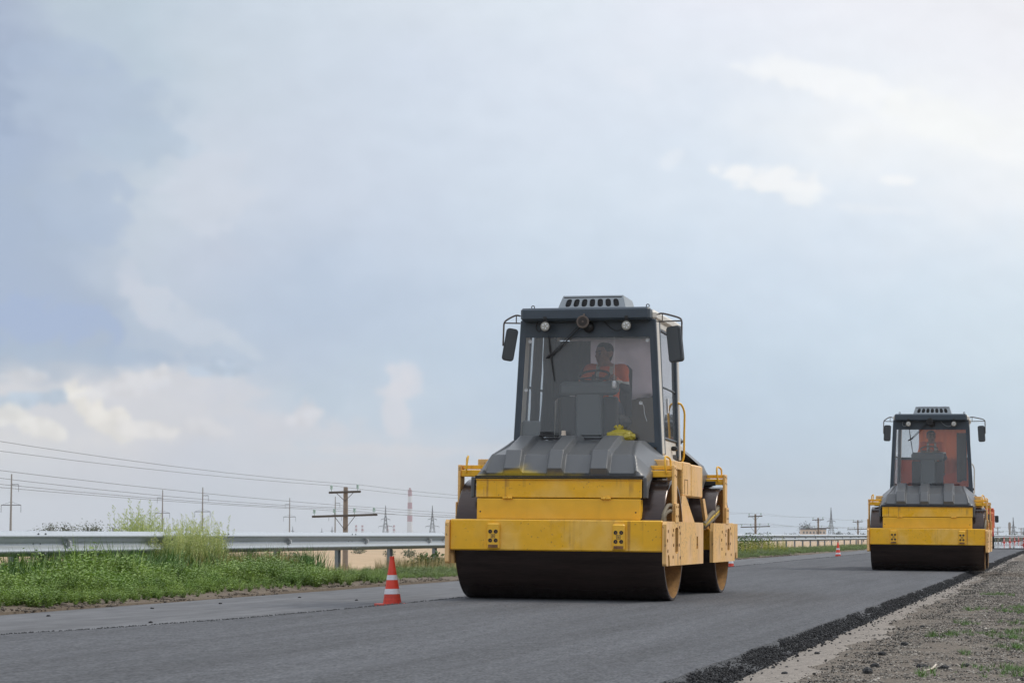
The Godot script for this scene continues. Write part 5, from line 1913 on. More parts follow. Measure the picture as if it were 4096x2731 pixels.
	for c in [[3990, 2388, 0.34, 150], [4045, 2455, 0.28, 130], [4090, 2440, 0.3, 120], [4096, 2560, 0.30, 150], [3900, 2450, 0.25, 60], [3745, 2560, 0.16, 90], [3823, 2552, 0.08, 30], [3920, 2548, 0.18, 60], [4060, 2535, 0.2, 70], [4096, 2690, 0.3, 260], [4090, 2600, 0.2, 90], [3855, 2625, 0.09, 26], [3880, 2510, 0.15, 40], [4070, 2500, 0.2, 60], [3700, 2722, 0.1, 30]]:
		var p := shoulder_point(c[0], c[1])
		for i in int(c[3] * 0.32):
			var q := p + Vector3(r.randfn() * c[2] * 0.42, 0, r.randfn() * c[2] * 1.0)
			if q.z > -8.0 or q.x < -1.0 + bend(q.z):
				continue
			q.y = shoulder_y(q.x, q.z) - 0.005
			sh[0].append(scatter_xf(q, r, 0.10, 0.26))
			var k := Color(0.11, 0.21, 0.045) * r.randf_range(0.75, 1.25)
			k.a = 1.0
			sh[1].append(k)
	swarm("shoulder_grass", grass_tuft(8, 14, 0.32, 0.10, 0.009, 0.8), M.leaf, sh[0], sh[1], "short green grass patches growing in the gravel shoulder", "grass")


func shoulder_point(u: float, v: float) -> Vector3:
	var d := Basis(Vector3.UP, deg_to_rad(YAW)) * Basis(Vector3.RIGHT, deg_to_rad(PITCH)) * Vector3((u - 2048.0) / 8890.0, -(v - 1365.5) / 8890.0, -1.0)
	var t := (-0.15 - 0.64) / d.y
	return Vector3(0, 0.64, 0) + d * t


func bush(called: String, label: String, at: Vector3, rx: float, h: float, col: Color, leaves: int, size: float, group: String, category := "bush") -> void:
	var root := thing(called, label, category, at, group)
	var r := rng((hash(label) + int(absf(at.x * 13.0) + absf(at.z * 7.0))) % 10000)
	var tr := MB.new()
	var tips := []
	for k in 7:
		var a := TAU * k / 7.0 + r.randf()
		var tip := Vector3(cos(a) * rx * r.randf_range(0.25, 0.75), h * r.randf_range(0.62, 0.97), sin(a) * rx * r.randf_range(0.25, 0.75))
		tips.append(tip)
		tr.tube([Vector3.ZERO, tip * Vector3(0.5, 0.55, 0.5), tip], [h * 0.03, h * 0.02, h * 0.006], 5, false)
	part("trunk", tr, M.timber, root)
	var mb := MB.new()
	for i in leaves:
		var c: Vector3 = tips[r.randi() % tips.size()]
		var off := Vector3(r.randfn(), r.randfn() * 0.8, r.randfn()) * rx * 0.26
		var p := c * Vector3(1, r.randf_range(0.45, 1.0), 1) + off
		p.y = maxf(p.y, 0.02)
		var d := Vector3(r.randfn(), r.randfn() * 0.6, r.randfn()).normalized()
		var k := col * r.randf_range(0.65, 1.3)
		k.a = 1.0
		mb.ink = k
		leaf_at(mb, p, d, Vector3(r.randfn(), r.randfn() + 1.0, r.randfn()).normalized(), size * r.randf_range(0.6, 1.3), size * 0.3)
	part("crown", mb, M.leaf, root)


func build_far_trees() -> void:
	# dark trees behind the rail on the left: photo column, distance, half width px, height px above eye level
	for t in [[180, 230.0, 58, 44], [235, 240.0, 55, 54], [290, 232.0, 55, 46], [350, 236.0, 60, 56], [405, 230.0, 60, 52], [490, 260.0, 55, 46]]:
		var w: float = t[2] / 8890.0 * t[1]
		var h: float = t[3] / 8890.0 * t[1] + 4.3
		bush("field_tree", "low grey green tree in the row behind the guard rail", far_point(t[0], t[1], -3.7), w, h, Color(0.125, 0.140, 0.105), 3600, 0.17, "trees in the fields behind the rail", "tree")
	# shrubs in the dry field seen under the rail
	for t in [[1170, 330.0, 46, "green shrub in the dry field under the rail"], [1225, 345.0, 30, "smaller green shrub in the dry field under the rail"], [1000, 420.0, 30, "grey green shrub in the dry field far under the rail"], [1560, 460.0, 26, "blue grey shrub in the dry field above the cone"], [1640, 430.0, 34, "blue grey shrub in the dry field right of the cone"], [1440, 520.0, 30, "low shrub in the dry field between two rail posts"]]:
		var w: float = t[2] / 8890.0 * t[1]
		bush("field_shrub", t[3], far_point(t[0], t[1], -3.65), w, w * 0.9, Color(0.10, 0.125, 0.07), 320, 0.35, "shrubs in the dry field")
	# hazy trees on the skyline between the rollers and at the right edge
	var n := 0
	for t in [[3140, 1900.0, 12, 12], [3158, 1900.0, 11, 14], [3178, 1900.0, 10, 13], [3000, 2100.0, 24, 6], [3050, 2100.0, 26, 5], [3350, 2000.0, 24, 10], [3390, 2000.0, 22, 8], [3450, 1500.0, 16, 14], [3480, 1500.0, 16, 10]]:
		var w: float = t[2] / 8890.0 * t[1]
		var h: float = t[3] / 8890.0 * t[1] + 4.3
		bush("skyline_tree", "hazy blue grey tree on the skyline between the rollers", far_point(t[0], t[1], -3.7), w, h, Color(0.07, 0.085, 0.075), 260, w * 0.35, "hazy trees on the skyline between the rollers", "tree")
	for t in [[3995, 620.0, 26, 2], [4015, 640.0, 28, 6], [4056, 600.0, 24, 8], [4085, 640.0, 26, 9], [4110, 600.0, 26, 6], [3970, 650.0, 26, 4]]:
		var w: float = t[2] / 8890.0 * t[1]
		var h: float = t[3] / 8890.0 * t[1] + 4.3
		bush("roadside_tree", "grey green tree beyond the far end of the guard rail", far_point(t[0], t[1], -3.7), w, h, Color(0.08, 0.105, 0.06), 420, w * 0.3, "trees beyond the far end of the guard rail", "tree")
	# one great hazy tree and a long low building on the skyline
	bush("skyline_tree", "large dark hazy tree above the long pink building", far_point(3221, 1700.0, -3.7), 6.0, 14.2, Color(0.06, 0.07, 0.075), 1200, 1.1, "", "tree")
	var p := far_point(3249, 1600.0, -3.6)
	var root := thing("long_building", "long low pale pink building on the skyline between the rollers", "building", p)
	root.rotation.y = deg_to_rad(YAW)
	var mb := MB.new()
	mb.box(Vector3(0, 4.2, 0), Vector3(17.5, 8.4, 9.0))
	part("wall", mb, M.bottle, root)
	mb = MB.new()
	mb.prism([Vector2(-9.2, 8.4), Vector2(9.2, 8.4), Vector2(8.6, 9.3), Vector2(-8.6, 9.3)], 10.0)
	part("roof", mb, M.lattice, root)
	for k in 7:
		mb = MB.new()
		mb.box(Vector3(-7.2 + 2.4 * k, 6.4, 4.55), Vector3(1.2, 1.5, 0.12))
		part("window", mb, M.lattice, root)


# ---------------------------------------------------------------- stones
func pebble(seed_: int, flat: float) -> ArrayMesh:
	var r := rng(seed_)
	var mb := MB.new()
	var pts := []
	for i in 4:
		var row := []
		for k in 6:
			var th := PI * i / 3.0
			var ph := TAU * k / 6.0
			var s := r.randf_range(0.72, 1.15) if i > 0 and i < 3 else 0.9
			row.append(Vector3(sin(th) * cos(ph), cos(th) * flat, sin(th) * sin(ph)) * s * 0.5)
		pts.append(row)
	for i in 3:
		for k in 6:
			var a: Vector3 = pts[i][k]
			var b: Vector3 = pts[i][(k + 1) % 6]
			var c: Vector3 = pts[i + 1][(k + 1) % 6]
			var d: Vector3 = pts[i + 1][k]
			mb.ink = Color.WHITE
			if i > 0:
				mb.tri(a, b, c, a + b + c)
			if i < 2:
				mb.tri(a, c, d, a + c + d)
	return mb.mesh()


func stone_xf(p: Vector3, s: float, r: RandomNumberGenerator) -> Transform3D:
	return Transform3D(Basis.from_euler(Vector3(r.randf_range(-0.5, 0.5), r.randf() * TAU, r.randf_range(-0.5, 0.5))).scaled(Vector3(s, s, s)), p)


func build_stones() -> void:
	var r := rng(91)
	# crumbs on the slope of the new layer
	var xs := []
	var cs := []
	for i in 60000:
		var z := -7.0 - 110.0 * pow(r.randf(), 1.9)
		var t := pow(r.randf(), 1.1)
		var x := edge_x(z) + lerpf(0.0, 0.15, t) + 0.008 * r.randfn()
		var y := road_y(edge_x(z), z) + lerpf(-0.014, -0.098, clampf(t, 0, 1))
		var s := r.randf_range(0.004, 0.012) * (1.0 + 0.008 * (-z - 10.0))
		var big := r.randf()
		if big < 0.10:
			s *= r.randf_range(1.4, 2.4)
			x += absf(r.randfn()) * 0.07 * t
			y = maxf(y, shoulder_y(x, z))
		xs.append(stone_xf(Vector3(x, y + s * 0.1, z), s, r))
		var k := r.randf_range(0.006, 0.040)
		cs.append(Color(k, k, k * 1.05))
	swarm("asphalt_crumbs", pebble(1, 0.8), M.stone, xs, cs, "black crumbs of hot asphalt mix along the layer's edge", "asphalt crumbs")
	xs = []
	cs = []
	for i in 4500:
		var z := -10.0 - 75.0 * pow(r.randf(), 1.5)
		var x := joint_x(z) + 0.02 * r.randfn()
		var s := r.randf_range(0.006, 0.016)
		xs.append(stone_xf(Vector3(x, road_y(x, z) + s * 0.1, z), s, r))
		var k := r.randf_range(0.02, 0.08)
		cs.append(Color(k, k, k * 1.05))
	swarm("joint_crumbs", pebble(4, 0.7), M.stone, xs, cs, "dark crumbs along the joint of the two asphalt layers", "asphalt crumbs")
	# gravel on the shoulder
	xs = []
	cs = []
	for i in 170000:
		var z := -7.5 - 60.0 * pow(r.randf(), 1.7)
		var x := -1.62 + 3.1 * r.randf() + bend(z)
		if x < -1.28 and r.randf() < 0.6:
			continue
		var s := r.randf_range(0.005, 0.015) * (1.0 + 0.020 * (-z - 10.0))
		if r.randf() < 0.03:
			s *= 1.9
		xs.append(stone_xf(Vector3(x, shoulder_y(x, z) + s * 0.1, z), s, r))
		var k := pow(r.randf(), 1.5) * 0.34 + 0.04
		if r.randf() < 0.04:
			k = 0.45
		if x < -1.1 and r.randf() < 0.3:
			k = r.randf_range(0.01, 0.03)
		cs.append(Color(k, k * 0.90, k * 0.77))
	swarm("gravel_stones", pebble(2, 0.65), M.stone, xs, cs, "loose grey gravel stones on the shoulder", "gravel")
	# clods at the lip of the verge
	xs = []
	cs = []
	for i in 4500:
		var z := -10.0 - 70.0 * pow(r.randf(), 1.3)
		var x := -9.03 - absf(r.randfn()) * 0.09 + 0.05 * rough.get_noise_2d(z * 1.2, 3.0)
		var s := r.randf_range(0.008, 0.036)
		xs.append(stone_xf(Vector3(x, verge_y(x, z) + s * 0.2, z), s, r))
		var k := r.randf_range(0.07, 0.19)
		cs.append(Color(k, k * 0.80, k * 0.60))
	swarm("soil_clods", pebble(3, 0.75), M.stone, xs, cs, "brown soil clods along the edge of the verge", "soil")
	# single black lumps and pale stones that can be picked out
	for q in [[3501, 2689, 0.05], [3472, 2713, 0.07], [3530, 2637, 0.045], [3680, 2689, 0.045], [3703, 2686, 0.04], [3780, 2694, 0.05], [3620, 2600, 0.05], [3692, 2520, 0.035], [3799, 2460, 0.04], [3867, 2680, 0.04], [3270, 2640, 0.045], [3140, 2725, 0.045]]:
		var p := shoulder_point(q[0], q[1])
		p.y = shoulder_y(p.x, p.z) + q[2] * 0.2
		var mb := MB.new()
		mb.xf = Transform3D(Basis(Vector3.UP, r.randf() * 6.0).scaled(Vector3(q[2] * r.randf_range(0.8, 1.3), q[2] * r.randf_range(0.45, 0.75), q[2])), Vector3.ZERO)
		lump(mb, r)
		solo("asphalt_lump", mb, M.edge, "black lump of asphalt lying loose on the gravel shoulder", "asphalt lump", "loose asphalt lumps on the shoulder", "", p)
	for q in [[3675, 2662, 0.07, "pale flat stone on the gravel, the wider of two"], [3690, 2678, 0.06, "pale flat stone on the gravel, touching the black lumps"], [3667, 2585, 0.05, "small pale stone lying alone in the gravel"], [3786, 2466, 0.04, "small white stone near a black lump"]]:
		var p := shoulder_point(q[0], q[1])
		p.y = shoulder_y(p.x, p.z) + 0.006
		var mb := MB.new()
		mb.xf = Transform3D(Basis(Vector3.UP, r.randf() * 3.0).scaled(Vector3(q[2], q[2] * 0.35, q[2] * 1.2)), Vector3.ZERO)
		lump(mb, r)
		solo("pale_stone", mb, M.dust, q[3], "stone", "pale stones on the shoulder", "", p)
	var tw := MB.new()
	var a := shoulder_point(3700, 2704)
	var b := shoulder_point(3746, 2692)
	var pts := smooth_path([Vector3.ZERO, (b - a) * 0.4 + Vector3(0.0, 0.006, 0.12), (b - a) * 0.8 + Vector3(0, 0.008, 0.10), (b - a) + Vector3(0, 0.02, 0)], 14)
	tw.tube(pts, 0.006, 6)
	a.y = shoulder_y(a.x, a.z) + 0.006
	solo("bent_twig", tw, M.bottle, "pale bent twig lying on the gravel shoulder", "twig", "", "", a)
	# specks of mix dropped on the older strip
	for q in [[606, 2439], [600, 2490], [1197, 2394], [1425, 2402], [880, 2419], [192, 2470]]:
		var d := Basis(Vector3.UP, deg_to_rad(YAW)) * Basis(Vector3.RIGHT, deg_to_rad(PITCH)) * Vector3((q[0] - 2048.0) / 8890.0, -(q[1] - 1365.5) / 8890.0, -1.0)
		var p := Vector3(0, 0.64, 0) + d * ((-0.07 - 0.64) / d.y)
		p.y = road_y(p.x, p.z) - STEP + 0.005
		var mb := MB.new()
		mb.xf = Transform3D(Basis.IDENTITY.scaled(Vector3(0.035, 0.018, 0.05)), Vector3.ZERO)
		lump(mb, r)
		solo("asphalt_crumb", mb, M.edge, "small black crumb dropped on the older asphalt strip", "asphalt crumb", "crumbs dropped on the older strip", "", p)


func lump(mb: MB, r: RandomNumberGenerator) -> void:
	var nz := noise(1.3, r.randi() % 1000)
	var rows := 7
	var cols := 10
	var g := []
	for i in rows + 1:
		var row := []
		for k in cols + 1:
			var th := PI * i / rows
			var ph := TAU * (k % cols) / cols
			var d := Vector3(sin(th) * cos(ph), cos(th), sin(th) * sin(ph))
			row.append(d * (0.5 + 0.22 * nz.get_noise_3dv(d * 1.5)))
		g.append(row)
	for i in rows:
		for k in cols:
			var a: Vector3 = g[i][k]
			var b: Vector3 = g[i][k + 1]
			var c: Vector3 = g[i + 1][k + 1]
			var d: Vector3 = g[i + 1][k]
			if i > 0:
				mb.tri(a, b, c, a + b + c)
			if i < rows - 1:
				mb.tri(a, c, d, a + c + d)


# ---------------------------------------------------------------- people: a distance field meshed as surface nets
# bones: [a, b, radius at a, radius at b, colour]
func skin_field(mb: MB, bones: Array, cell: float, blend: float, paint: Callable) -> void:
	var lo := Vector3.ONE * 1e9
	var hi := -lo
	for b in bones:
		var m := maxf(b[2], b[3]) + cell * 3.0
		for p in [b[0], b[1]]:
			lo = lo.min(p - Vector3.ONE * m)
			hi = hi.max(p + Vector3.ONE * m)
	var nx := int((hi.x - lo.x) / cell) + 2
	var ny := int((hi.y - lo.y) / cell) + 2
	var nz := int((hi.z - lo.z) / cell) + 2
	var f := PackedFloat32Array()
	f.resize(nx * ny * nz)
	f.fill(1.0)
	for b in bones:
		var pa: Vector3 = b[0]
		var ba: Vector3 = b[1] - pa
		var l2 := maxf(ba.length_squared(), 1e-9)
		var ra: float = b[2]
		var rb: float = b[3]
		var m := maxf(ra, rb) + blend + cell * 2.0
		var i0 := Vector3i(((pa.min(b[1]) - Vector3.ONE * m - lo) / cell).floor()).clamp(Vector3i.ZERO, Vector3i(nx - 1, ny - 1, nz - 1))
		var i1 := Vector3i(((pa.max(b[1]) + Vector3.ONE * m - lo) / cell).ceil()).clamp(Vector3i.ZERO, Vector3i(nx - 1, ny - 1, nz - 1))
		for z in range(i0.z, i1.z + 1):
			for y in range(i0.y, i1.y + 1):
				var at := (z * ny + y) * nx
				for x in range(i0.x, i1.x + 1):
					var p := lo + Vector3(x, y, z) * cell - pa
					var h := clampf(p.dot(ba) / l2, 0.0, 1.0)
					var d := (p - ba * h).length() - lerpf(ra, rb, h)
					var o := f[at + x]
					var k := clampf(0.5 + 0.5 * (o - d) / blend, 0.0, 1.0)
					f[at + x] = lerpf(o, d, k) - blend * k * (1.0 - k)
	var idx := {}
	var vs := []
	for z in nz - 1:
		for y in ny - 1:
			for x in nx - 1:
				var c := (z * ny + y) * nx + x
				var n := 0
				var s := Vector3.ZERO
				var e := [f[c], f[c + 1], f[c + nx], f[c + nx + 1], f[c + nx * ny], f[c + nx * ny + 1], f[c + nx * ny + nx], f[c + nx * ny + nx + 1]]
				var neg := 0
				for k in 8:
					if e[k] < 0.0:
						neg += 1
				if neg == 0 or neg == 8:
					continue
				for ed in [[0, 1], [2, 3], [4, 5], [6, 7], [0, 2], [1, 3], [4, 6], [5, 7], [0, 4], [1, 5], [2, 6], [3, 7]]:
					var a: float = e[ed[0]]
					var b: float = e[ed[1]]
					if (a < 0.0) != (b < 0.0):
						var t := a / (a - b)
						var pa := Vector3(ed[0] & 1, (ed[0] >> 1) & 1, ed[0] >> 2)
						var pb := Vector3(ed[1] & 1, (ed[1] >> 1) & 1, ed[1] >> 2)
						s += pa.lerp(pb, t)
						n += 1
				var g := Vector3(e[1] + e[3] + e[5] + e[7] - e[0] - e[2] - e[4] - e[6], e[2] + e[3] + e[6] + e[7] - e[0] - e[1] - e[4] - e[5], e[4] + e[5] + e[6] + e[7] - e[0] - e[1] - e[2] - e[3]).normalized()
				idx[c] = vs.size()
				var p := lo + (Vector3(x, y, z) + s / n) * cell
				vs.append([p, g, paint.call(p)])
	for c in idx:
		var x: int = c % nx
		var y: int = (c / nx) % ny
		var z: int = c / (nx * ny)
		for ax in [[1, nx, nx * ny], [nx, nx * ny, 1], [nx * ny, 1, nx]]:
			if (f[c] < 0.0) == (f[c + ax[0]] < 0.0):
				continue
			var q := [c, c - ax[1], c - ax[1] - ax[2], c - ax[2]]
			if not (idx.has(q[1]) and idx.has(q[2]) and idx.has(q[3])):
				continue
			var w := [vs[idx[q[0]]], vs[idx[q[1]]], vs[idx[q[2]]], vs[idx[q[3]]]]
			for t in [[0, 1, 2], [0, 2, 3]]:
				var a = w[t[0]]
				var b = w[t[1]]
				var d = w[t[2]]
				mb.tint = [a[2], b[2], d[2]]
				mb.put(a[0], b[0], d[0], a[1], b[1], d[1])
	mb.tint = []


func hand(mb: MB, wrist: Vector3, fwd: Vector3, palm_n: Vector3, side: Vector3, skin: Color) -> void:
	# palm and five fingers; fingers curl towards palm_n
	var bones := []
	var base := wrist + fwd * 0.012
	for k in 4:
		var off := (k - 1.5) * 0.019
		bones.append([base + side * off * 0.7, wrist + fwd * 0.078 + side * off, 0.014, 0.012])
	for k in 4:
		var off := (k - 1.5) * 0.0195
		var l: float = [0.070, 0.080, 0.075, 0.058][k]
		var p := wrist + fwd * 0.080 + side * off
		var q := p + (fwd * 0.75 + palm_n * 0.55).normalized() * l * 0.45
		var s := q + (fwd * 0.05 + palm_n).normalized() * l * 0.33
		var e := s + (palm_n * 0.6 - fwd * 0.7).normalized() * l * 0.26
		bones.append([p, q, 0.0098, 0.009])
		bones.append([q, s, 0.009, 0.0082])
		bones.append([s, e, 0.0082, 0.007])
	var tp := wrist + fwd * 0.028 + side * 0.030
	var t1 := tp + (fwd * 0.6 + side * 0.7 + palm_n * 0.3).normalized() * 0.040
	var t2 := t1 + (fwd * 0.7 + palm_n * 0.7).normalized() * 0.028
	bones.append([tp, t1, 0.0125, 0.0105])
	bones.append([t1, t2, 0.0105, 0.0085])
	skin_field(mb, bones, 0.005, 0.006, func(_p: Vector3) -> Color: return skin)


func make_driver(label: String, at: Transform3D, second: bool) -> void:
	# positions in the roller's axes: z towards the front of the machine
	var root := thing("person", label, "person", at.origin)
	root.basis = at.basis
	var skin := Color(0.27, 0.135, 0.085)
	var orange := Color(0.78, 0.135, 0.03)
	var navy := Color(0.018, 0.022, 0.032)
	var grey_ := Color(0.52, 0.52, 0.48)
	var hip := Vector3(0.0, 2.00, -0.12)
	var chest := Vector3(0.0, 2.34, -0.13)
	var neck := Vector3(0.0, 2.47, -0.10)
	var head := Vector3(-0.012, 2.60, -0.06)
	var sl := Vector3(-0.175, 2.435, -0.12)
	var sr := Vector3(0.175, 2.43, -0.12)
	var el := Vector3(-0.27, 2.20, 0.06)
	var er := Vector3(0.245, 2.22, 0.04)
	var hl := Vector3(-0.19, 2.27, 0.30)
	var hr := Vector3(0.155, 2.335, 0.30)
	if second:
		el = Vector3(-0.25, 2.19, 0.06)
		er = Vector3(0.25, 2.19, 0.06)
		hl = Vector3(-0.16, 2.30, 0.29)
		hr = Vector3(0.14, 2.30, 0.28)
	var kl := Vector3(-0.16, 2.02, 0.30)
	var kr := Vector3(0.17, 2.03, 0.32)
	var fl := Vector3(-0.17, 1.60, 0.34)
	var fr := Vector3(0.145, 1.60, 0.40)
	var bones := [
		[hip + Vector3(-0.07, 0, 0), hip + Vector3(0.07, 0, 0), 0.125, 0.125], [hip, chest, 0.135, 0.15], [chest + Vector3(-0.06, 0, 0), chest + Vector3(0.06, 0, 0), 0.13, 0.13],
		[sl, sr, 0.072, 0.072], [chest, neck, 0.12, 0.062], [neck, head + Vector3(0, -0.04, 0), 0.056, 0.055],
		[sl, el, 0.066, 0.050], [el, hl, 0.046, 0.032], [sr, er, 0.066, 0.050], [er, hr, 0.046, 0.032],
		[hip + Vector3(-0.09, -0.03, 0.03), kl, 0.095, 0.068], [kl, fl, 0.064, 0.045], [hip + Vector3(0.09, -0.03, 0.03), kr, 0.095, 0.068], [kr, fr, 0.064, 0.045],
		[fl + Vector3(0, -0.03, -0.03), fl + Vector3(-0.01, -0.045, 0.16), 0.048, 0.036], [fr + Vector3(0, -0.03, -0.03), fr + Vector3(0.01, -0.045, 0.16), 0.048, 0.036],
	]
	var paint := func(p: Vector3) -> Color:
		if p.distance_to(hl) < 0.05 or p.distance_to(hr) < 0.05:
			return skin
		if p.y > 2.475 and absf(p.x) < 0.09:
			return skin
		# arms below the short orange sleeves
		var dl := Geometry3D.get_closest_point_to_segment(p, sl, el).distance_to(p)
		var dr := Geometry3D.get_closest_point_to_segment(p, sr, er).distance_to(p)
		if absf(p.x) > 0.17 and p.y < 2.30:
			return navy if p.y < 2.27 else grey_
		if p.z > -0.02 and p.y < 2.28 and absf(p.x) > 0.15 and minf(dl, dr) > 0.055:
			return navy
		if p.y < 2.09 or (p.z > 0.06 and p.y < 2.14):
			for k in [1.78, 1.90]:
				if p.z > 0.25 and p.y > k and p.y < k + 0.055:
					return grey_
			return navy
		if absf(absf(p.x) - 0.075) < 0.022 and p.z > -0.2:
			return grey_
		return orange
	var mb := MB.new()
	skin_field(mb, bones, 0.014, 0.035, paint)
	# head with brow, nose, lips, jaw and ears, turned towards the machine's right
	var turn := Basis(Vector3.UP, -0.75 if not second else 0.35)
	var H := func(x: float, y: float, z: float) -> Vector3: return head + turn * Vector3(x, y, z)
	var hb := [
		[H.call(0, 0.035, -0.018), H.call(0, 0.045, 0.012), 0.083, 0.080], [H.call(0, -0.02, 0.02), H.call(0, -0.075, 0.045), 0.066, 0.040], [H.call(-0.03, -0.055, 0.035), H.call(0.03, -0.055, 0.035), 0.030, 0.030],
		[H.call(0, 0.022, 0.088), H.call(0, -0.018, 0.107), 0.010, 0.015], [H.call(-0.012, -0.022, 0.094), H.call(0.012, -0.022, 0.094), 0.009, 0.009],
		[H.call(-0.04, 0.030, 0.076), H.call(0.04, 0.030, 0.076), 0.012, 0.012], [H.call(-0.018, -0.052, 0.082), H.call(0.018, -0.052, 0.082), 0.009, 0.009], [H.call(-0.016, -0.064, 0.080), H.call(0.016, -0.064, 0.080), 0.009, 0.009],
		[H.call(-0.082, 0.018, -0.005), H.call(-0.084, -0.022, 0.004), 0.013, 0.010], [H.call(0.082, 0.018, -0.005), H.call(0.084, -0.022, 0.004), 0.013, 0.010],
		[H.call(-0.045, -0.01, 0.06), H.call(-0.03, -0.03, 0.065), 0.022, 0.022], [H.call(0.045, -0.01, 0.06), H.call(0.03, -0.03, 0.065), 0.022, 0.022],
		[head + Vector3(0, -0.06, -0.03), neck, 0.056, 0.058],
	]
	var inv := turn.inverse()
	skin_field(mb, hb, 0.006, 0.012, func(p: Vector3) -> Color:
		var q := inv * (p - head)
		if q.z > 0.07 and absf(q.y + 0.058) < 0.008 and absf(q.x) < 0.024:
			return Color(0.20, 0.075, 0.055)
		if q.z > 0.06 and absf(absf(q.x) - 0.033) < 0.014 and absf(q.y - 0.010) < 0.007:
			return Color(0.02, 0.015, 0.012)
		if q.z > 0.06 and absf(absf(q.x) - 0.034) < 0.018 and absf(q.y - 0.034) < 0.006:
			return Color(0.02, 0.015, 0.012)
		return skin)
	hand(mb, hl, (Vector3(0.2, 0.1, 0.95)).normalized(), Vector3(0.2, -0.95, 0).normalized(), Vector3(1, 0, 0), skin)
	hand(mb, hr, (Vector3(-0.25, 0.1, 0.95)).normalized(), Vector3(-0.2, -0.95, 0).normalized(), Vector3(-1, 0, 0), skin)
	part("body", mb, M.skin, root)
	var hair := MB.new()
	var hcol := Color(0.012, 0.010, 0.009)
	var hair_b := [[H.call(0, 0.058, -0.030), H.call(0, 0.066, 0.010), 0.080, 0.074], [H.call(0, 0.01, -0.055), H.call(0, -0.03, -0.05), 0.055, 0.045], [H.call(-0.05, 0.06, 0.0), H.call(0.05, 0.06, 0.0), 0.045, 0.045]]
	if second:
		hair_b.append([H.call(-0.045, 0.055, 0.075), H.call(0.045, 0.055, 0.075), 0.014, 0.014])
		hair_b.append([H.call(-0.03, 0.045, 0.12), H.call(0.03, 0.045, 0.12), 0.010, 0.010])
	skin_field(hair, hair_b, 0.007, 0.012, func(_p: Vector3) -> Color: return hcol)
	part("cap" if second else "hair", hair, M.skin, root)


# ---------------------------------------------------------------- small things on the front roller
func build_small(roller: Node3D) -> void:
	var T := roller.transform
	# knotted yellow bag on the hood
	var nz := noise(1.6, 501)
	var mb := MB.new()
	var g := []
	for i in 25:
		var row := []
		for k in 37:
			var th := PI * i / 24.0
			var ph := TAU * (k % 36) / 36.0
			var d := Vector3(sin(th) * cos(ph), cos(th), sin(th) * sin(ph))
			var fold := 0.07 * sin(ph * 9.0 + 3.0 * nz.get_noise_3dv(d * 2.0)) * sin(th) * smoothstep(0.0, 1.2, PI - th) + 0.2 * nz.get_noise_3dv(d * 1.4)
			var p := d * Vector3(0.145, 0.075, 0.11) * (1.0 + fold)
			p.y = maxf(p.y, -0.048)
			row.append(p)
		g.append(row)
	mb.sheet(g, Vector3.ZERO)
	for e in [[-0.055, 0.105, 0.0], [0.02, 0.10, 0.01], [-0.02, 0.11, -0.03]]:
		mb.tube([Vector3(-0.015, 0.062, 0.0), Vector3(e[0] * 0.6 - 0.006, 0.088, e[2] * 0.5), Vector3(e[0], e[1], e[2]), Vector3(e[0] * 1.35, e[1] - 0.006, e[2] * 1.3)], [0.020, 0.012, 0.020, 0.004], 8)
	var bag := solo("rubbish_bag", mb, M.bag, "knotted yellow plastic bag lying on the front roller's hood", "bag", "", "", T * Vector3(0.415, 1.655, 1.16))
	bag.basis = T.basis
	# cup and rubber ring stack
	mb = MB.new()
	mb.lathe([Vector2(0.0, 0.0), Vector2(0.026, 0.0), Vector2(0.026, 0.016), Vector2(0.0225, 0.018), Vector2(0.023, 0.046), Vector2(0.020, 0.049), Vector2(0.0, 0.049)], 18)
	var cup := solo("small_cup", mb, M.bottle, "small beige cup standing on the front roller's hood", "cup", "", "", T * Vector3(-0.185, 1.668, 1.18))
	cup.basis = T.basis
	mb = MB.new()
	for k in 3:
		mb.xf = Transform3D(Basis(Vector3.UP, k * 0.7) * Basis(Vector3.BACK, 0.04 * (k - 1)), Vector3(0, 0.008 + 0.0145 * k, 0))
		mb.lathe([Vector2(0.040, -0.006), Vector2(0.068, -0.006), Vector2(0.071, 0.0), Vector2(0.068, 0.006), Vector2(0.040, 0.006), Vector2(0.040, -0.006)], 28)
	var rings := solo("rubber_rings", mb, M.rubber, "stack of flat black rubber rings on the front roller's hood", "rubber rings", "", "", T * Vector3(-0.36, 1.664, 1.20))
	rings.basis = T.basis
	# crushed can hanging on a string behind the windscreen
	mb = MB.new()
	var cg := []
	for i in 13:
		var row := []
		for k in 17:
			var ph := TAU * (k % 16) / 16.0
			var t := i / 12.0
			var rr := 0.0235 if i > 1 and i < 11 else 0.019
			rr *= 1.0 + 0.18 * nz.get_noise_3d(cos(ph) * 1.2, t * 3.0, sin(ph) * 1.2) * (1.0 if i > 1 and i < 11 else 0.0)
			row.append(Vector3(cos(ph) * rr, -0.078 * t, sin(ph) * rr))
		cg.append(row)
	mb.sheet(cg, Vector3.ZERO)
	for y in [0.0, -0.078]:
		for k in 16:
			mb.tri(Vector3(0, y, 0), Vector3(cos(TAU * k / 16.0) * 0.019, y, sin(TAU * k / 16.0) * 0.019), Vector3(cos(TAU * (k + 1) / 16.0) * 0.019, y, sin(TAU * (k + 1) / 16.0) * 0.019), Vector3(0, -1 if y < 0.0 else 1, 0))
	var can := thing("crushed_can", "crushed silver can hanging on a string behind the front roller's windscreen", "can", T * Vector3(0.305, 2.245, 0.98))
	can.basis = T.basis
	part("can", mb, M.can, can)
	mb = MB.new()
	mb.tube([Vector3(0, 0, 0), Vector3(0.004, 0.25, 0.01), Vector3(0.0, 0.60, 0.03)], 0.002, 5)
	part("string", mb, M.white, can)


